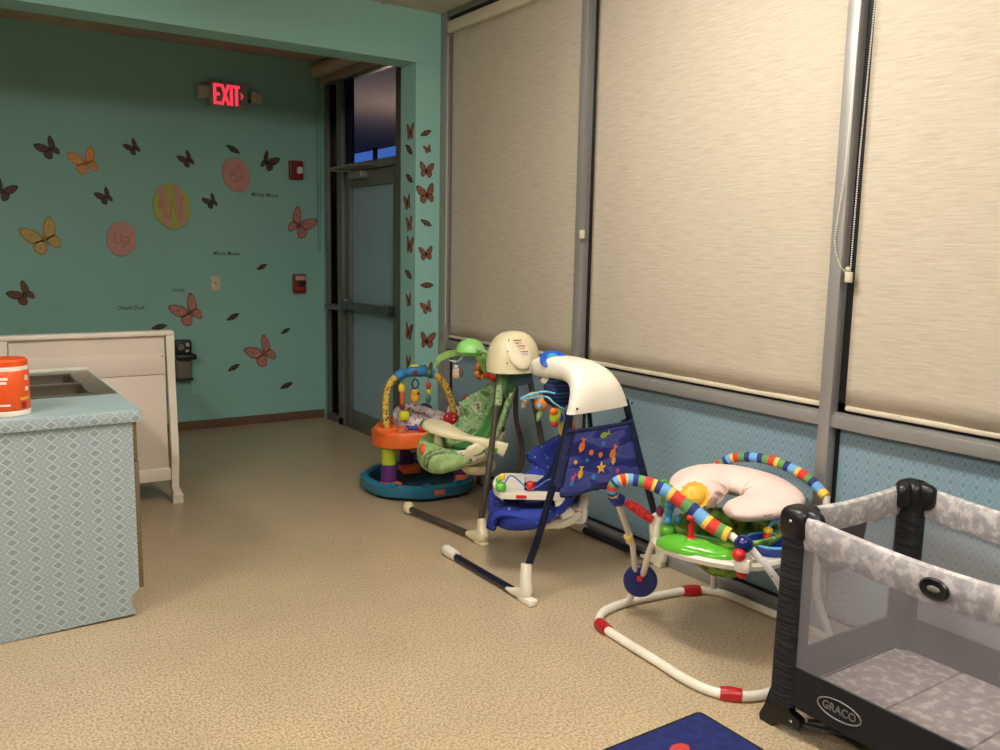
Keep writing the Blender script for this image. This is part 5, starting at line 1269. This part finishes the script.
# sling seat
M_SLING = blotchy('green_jungle_print_fabric', [(0.30, (40, 66, 24)), (0.42, (78, 122, 42)), (0.5, (120, 168, 62)), (0.58, (160, 196, 92)), (0.66, (120, 60, 36)), (0.74, (90, 140, 60))], scale=14, detail=2, bump=0.3)
m = MB()
def sling(u, v):
    a = 2*PI*v
    if u < 0.35:
        k = u/0.35; r_ = 0.19-0.02*k+0.03*math.sin(k*PI); z = 0.425+0.030*math.sin(k*PI)*(1+0.3*math.sin(3*a))
    else:
        k = (u-0.35)/0.65; r_ = 0.17*(1-k)**0.45+0.012; z = 0.43-0.17*k
    return (tcx+r_*math.cos(a), tcy+r_*math.sin(a), z)
m.grid(sling, 22, 44); m.build('sling_seat', M_SLING, T, solid=0.012, sharp=0)
MB().lathe([(0.05, 0), (0.09, 0.02), (0.12, 0.055)], (2.50, 2.12, 0.325), n=28).build('under_pod', mat('dark_green_pod', (50, 110, 44), 0.3), T)

# ------------------------------------------------------------------ nursing pillow lying on the bouncer
m = MB()
secs = [((2.475, 2.190, 0.560), 0.050, 0.020), ((2.472, 2.215, 0.565), 0.088, 0.040), ((2.495, 2.285, 0.580), 0.118, 0.052), ((2.565, 2.330, 0.594), 0.130, 0.056), ((2.645, 2.325, 0.596), 0.134, 0.056), ((2.715, 2.265, 0.590), 0.134, 0.056), ((2.745, 2.180, 0.578), 0.134, 0.056), ((2.715, 2.105, 0.565), 0.130, 0.054), ((2.645, 2.072, 0.556), 0.115, 0.050), ((2.560, 2.078, 0.550), 0.100, 0.045), ((2.500, 2.092, 0.546), 0.082, 0.038), ((2.462, 2.105, 0.544), 0.040, 0.018)]
smooth_rings(m, [((a[0], a[1], a[2]+0.004), h*0.95, v_) for a, h, v_ in secs], n=28, e=1.12, sub=6, side=None)
M_PINKF = blotchy('pale_pink_cotton', [(0.3, (226, 196, 184)), (0.55, (236, 210, 198)), (0.75, (240, 218, 206))], scale=5, bump=0.35)
pw = m.build('nursing_pillow', M_PINKF, sharp=60)
cc = Vector((2.60, 2.19, 0.0)); sm = []
for a_, h_, v_ in secs[2:-2]:
    c0 = Vector(a_); o_ = Vector((c0.x-cc.x, c0.y-cc.y, 0)).normalized()
    sm.append(c0+o_*h_*0.95+Vector((0, 0, 0.004)))
MB().tube(sm, 0.004, 6).build('seam_piping', mat('grey_seam_piping', (160, 146, 136), 0.8), pw)
tag(pw, 'pale pink C-shaped nursing pillow lying on the baby jumper', 'pillow')

# ------------------------------------------------------------------ travel playpen
T = thing('travel_playpen', 'grey folding travel playpen with mesh sides and black corner posts', 'playpen', (2.52, 1.1, 0))
X0, X1, Y0, Y1 = 2.178, 2.865, 0.60, 1.648
M_BLKF = blotchy('black_gathered_fabric', [(0.35, (22, 21, 22)), (0.6, (34, 33, 34))], scale=8, stretch=(1, 1, 9), bump=0.9)
M_BLKP = mat('black_moulded_plastic', (20, 19, 19), 0.35)
M_PNP = blotchy('grey_animal_print_fabric', [(0.30, (160, 154, 152)), (0.45, (176, 170, 167)), (0.53, (182, 176, 172)), (0.56, (204, 198, 192)), (0.70, (210, 204, 197))], scale=34, detail=2.2)
def meshmat():
    t = NT('fine_grey_netting', 0.8)
    t.b.inputs['Base Color'].default_value = lin((172, 165, 162))
    tc = t.n('ShaderNodeTexCoord'); sp = t.n('ShaderNodeSeparateXYZ'); t.l(tc.outputs['Object'], sp.inputs[0])
    h = t.math('ADD', sp.outputs[0], sp.outputs[1])
    a = t.math('GREATER_THAN', t.math('FRACT', t.math('ADD', t.math('MULTIPLY', t.math('ADD', h, sp.outputs[2]), 330), 500.0)), 0.76)
    b = t.math('GREATER_THAN', t.math('FRACT', t.math('ADD', t.math('MULTIPLY', t.math('SUBTRACT', h, sp.outputs[2]), 330), 500.0)), 0.76)
    t.l(t.math('MAXIMUM', a, b), t.b.inputs['Alpha'])
    return t.m
M_NET = meshmat()
posts = [(X0, Y1, -1, 1), (X1, Y1, 1, 1), (X0, Y0, -1, -1), (X1, Y0, 1, -1)]
for (x, y, sx, sy) in posts:
    c = MB()
    px, py = x-sx*0.036, y-sy*0.040
    rings = []
    for z, h in ((0.10, 0.044), (0.13, 0.045), (0.30, 0.044), (0.50, 0.042), (0.64, 0.042), (0.69, 0.045)):
        rings.append(ring((px, py, z), (0, 0, 1), h, h, n=24, e=0.6))
    c.loft(rings); po = c.build('corner_post', M_BLKF, T)
    # moulded corner cap with two wings along the rails
    m = MB(); m.ell((px, py, 0.685), (0.050, 0.052, 0.055), e=0.6, nu=28, nv=16)
    m.ell((px-sx*0.040, py, 0.690), (0.046, 0.026, 0.046), e=0.7); m.ell((px, py-sy*0.040, 0.690), (0.026, 0.046, 0.046), e=0.7)
    cp_ = m.build('corner_cap', M_BLKP, po)
    MB().ell((px-0.051, py-0.004, 0.700), (0.003, 0.005, 0.005)).build('rivet', mat('steel_rivet', (210, 200, 190), 0.2, 0.6), cp_)
    # foot
    m = MB(); fp = [(-0.052, 0.125), (-0.01, 0.13), (0.012, 0.105), (0.03, 0.075), (0.062, 0.065), (0.064, 0.038), (0.02, 0.032), (-0.015, 0.022), (-0.035, 0.0), (-0.085, 0.0), (-0.088, 0.02), (-0.07, 0.06)]
    m.prism([(-a*sy*-1 if False else a, b) for a, b in fp][::-1], 0.030, Matrix.Translation((px-0.020, py, 0)) @ Matrix(((0, 0, 1, 0), (-sy, 0, 0, 0), (0, 1, 0, 0), (0, 0, 0, 1))))
    ft = m.build('foot', M_BLKP, T)
    for a, b in ((-0.035, 0.10), (0.035, 0.052)):
        MB().ell((px-0.022, py-sy*a, b), (0.003, 0.005, 0.005)).build('rivet', mat('steel_rivet', (210, 200, 190), 0.2, 0.6), ft)
# padded top rails
def rail(a, b, sag, name='top_rail'):
    a = Vector(a); b = Vector(b); m = MB(); secs = []
    d = (b-a).normalized(); sd = Vector((d.y, -d.x, 0))
    rings = []
    for i in range(17):
        t = i/16; c = a.lerp(b, t); s_ = math.sin(t*PI)
        zt = 0.722-sag*s_; hw = 0.017+0.003*s_
        ringp = []
        prof = [(0, zt), (hw*0.7, zt-0.006), (hw, zt-0.022), (hw*0.95, zt-0.05), (hw*0.55, zt-0.085), (0.004, zt-0.105+0.004*math.sin(t*40)), (-0.004, zt-0.105+0.006*math.sin(t*40)), (-hw*0.55, zt-0.085), (-hw*0.95, zt-0.05), (-hw, zt-0.022), (-hw*0.7, zt-0.006)]
        for (q, z) in prof: ringp.append(Vector((c.x, c.y, 0))+sd*q+Vector((0, 0, z)))
        rings.append(ringp)
    m.loft(rings); return m.build(name, M_PNP, T)
I_ = 0.070
r1 = rail((X0+0.018, Y1-I_, 0), (X0+0.018, Y0+I_, 0), 0.030)
rail((X1-0.018, Y1-I_, 0), (X1-0.018, Y0+I_, 0), 0.030)
r3 = rail((X0+I_, Y1-0.018, 0), (X1-I_, Y1-0.018, 0), 0.012)
rail((X0+I_, Y0+0.018, 0), (X1-I_, Y0+0.018, 0), 0.012)
m = MB(); m.lathe([(0, 0), (0.036, 0.0), (0.038, 0.005), (0.033, 0.011), (0.022, 0.007), (0.0, 0.007)], (0, 0, 0), n=32)
m.v = [((X0-0.006-c), 1.150+a*1.1, 0.640+b*0.80) for a, b, c in m.v]
bt = m.build('rail_button', M_BLKP, r1)
m = MB(); m.ell((X0-0.014, 1.150, 0.640), (0.004, 0.018, 0.009)); m.build('button_badge', mat('grey_green_badge', (116, 112, 96), 0.3), bt)
# netting
def sheet(a, b, z0, z1, nm, mm, th=0.0015, parent=T):
    m = MB(); m.span((min(a[0], b[0])-th/2, min(a[1], b[1])-th/2, z0), (max(a[0], b[0])+th/2, max(a[1], b[1])+th/2, z1)); return m.build(nm, mm, parent)
def quad(a, b, z0, z1, nm, mm):
    m = MB(); m.add([(a[0], a[1], z0), (b[0], b[1], z0), (b[0], b[1], z1), (a[0], a[1], z1)], [(0, 1, 2, 3)]); return m.build(nm, mm, T)
for (a, b) in (((X0+0.012, Y0+0.06), (X0+0.012, Y1-0.06)), ((X1-0.012, Y0+0.06), (X1-0.012, Y1-0.06)), ((X0+0.06, Y1-0.012), (X1-0.06, Y1-0.012)), ((X0+0.06, Y0+0.012), (X1-0.06, Y0+0.012))):
    quad(a, b, 0.22, 0.65, 'netting', M_NET)
    low = sheet(a, b, 0.115, 0.238, 'lower_band', mat('black_playpen_fabric', (26, 24, 24), 0.75, bump=0.15), th=0.012)
    if abs(a[0]-(X0+0.012)) < 1e-6: front_band = low
# dark edge binding beside the netting
# dark half-moon storage flap on the end
m = MB(); m.prism([(0.135*math.cos(a), 0.15*math.sin(a)) for a in [PI+i*PI/14 for i in range(15)]], 0.006, face_minus_y(2.455, Y1-0.022, 0.625))
m.build('storage_flap', mat('charcoal_mesh_flap', (70, 64, 62), 0.8), T)
# floor and mattress
MB().span((X0+0.02, Y0+0.02, 0.098), (X1-0.02, Y1-0.02, 0.114)).build('playpen_base', mat('charcoal_fabric_base', (44, 40, 40), 0.8), T)
M_MATT = blotchy('mauve_grey_animal_print', [(0.30, (146, 134, 132)), (0.46, (160, 148, 145)), (0.54, (166, 154, 150)), (0.56, (172, 160, 156)), (0.59, (196, 185, 176)), (0.70, (202, 192, 184))], scale=30, detail=1.6)
for ya, yb_ in ((Y0+0.04, 0.855), (0.860, 1.115), (1.12, 1.37), (1.375, Y1-0.05)):
    MB().span((X0+0.05, ya, 0.114), (X1-0.05, yb_, 0.136), 0.006).build('mattress_panel', M_MATT, T)
# support rods under the floor and logo oval on the front band
MB().tube([(X0+0.05, Y1-0.11, 0.06), (2.40, 1.35, 0.088), (2.52, 1.12, 0.09)], 0.006, 8, smooth=0).build('support_rod', M_BLKP, T)
MB().tube([(X0+0.03, Y1-0.11, 0.055), (2.30, 1.25, 0.088), (2.48, 1.02, 0.09)], 0.006, 8, smooth=0).build('support_rod', M_BLKP, T)
M_LOGO = mat('silver_logo_print', (128, 122, 114), 0.4)
LMx = face_minus_x(X0+0.006, 1.405, 0.169)
m = MB(); m.X = LMx; m.tube([(0.073*math.cos(a), 0.030*math.sin(a), 0.001) for a in [i*PI/14 for i in range(28)]], 0.0026, 6, closed=True, smooth=1)
m.build('logo_oval', M_LOGO, front_band)
textmesh('GRACO', 0.036, 0.0006, LMx @ Matrix.Translation((0, 0, 0.0012)), 'logo_lettering', M_LOGO, front_band, bold=0.0005, width=0.112)

# ------------------------------------------------------------------ rug
m = MB()
poly = []
rx0, rx1, ry0, ry1, rr_ = 0.55, 2.055, 0.15, 1.825, 0.02
for (ox, oy, a0) in ((rx1-rr_, ry1-rr_, 0), (rx0+rr_, ry1-rr_, PI/2), (rx0+rr_, ry0+rr_, PI), (rx1-rr_, ry0+rr_, 1.5*PI)):
    for i in range(5): a = a0+i*PI/8; poly.append((ox+rr_*math.cos(a), oy+rr_*math.sin(a)))
T = thing('play_rug', 'dark blue play rug with a black bound edge at the bottom of the photo', 'rug', (1.3, 1.0, 0))
MB().prism(poly, 0.007).build('rug_binding', mat('black_binding', (18, 18, 24), 0.8), T)
pi_ = [(1.3025+(x-1.3025)*0.982, 0.9875+(y-0.9875)*0.984) for x, y in poly]
MB().prism(pi_, 0.004, Matrix.Translation((0, 0, 0.006))).build('rug_pile', blotchy('navy_rug_pile', [(0.35, (18, 28, 82)), (0.6, (26, 38, 104))], scale=30, bump=0.4), T)
MB().ell((1.835, 1.70, 0.010), (0.035, 0.025, 0.0015), nu=24).build('printed_red_shape', mat('rug_red_print', (190, 60, 50), 0.9), T)
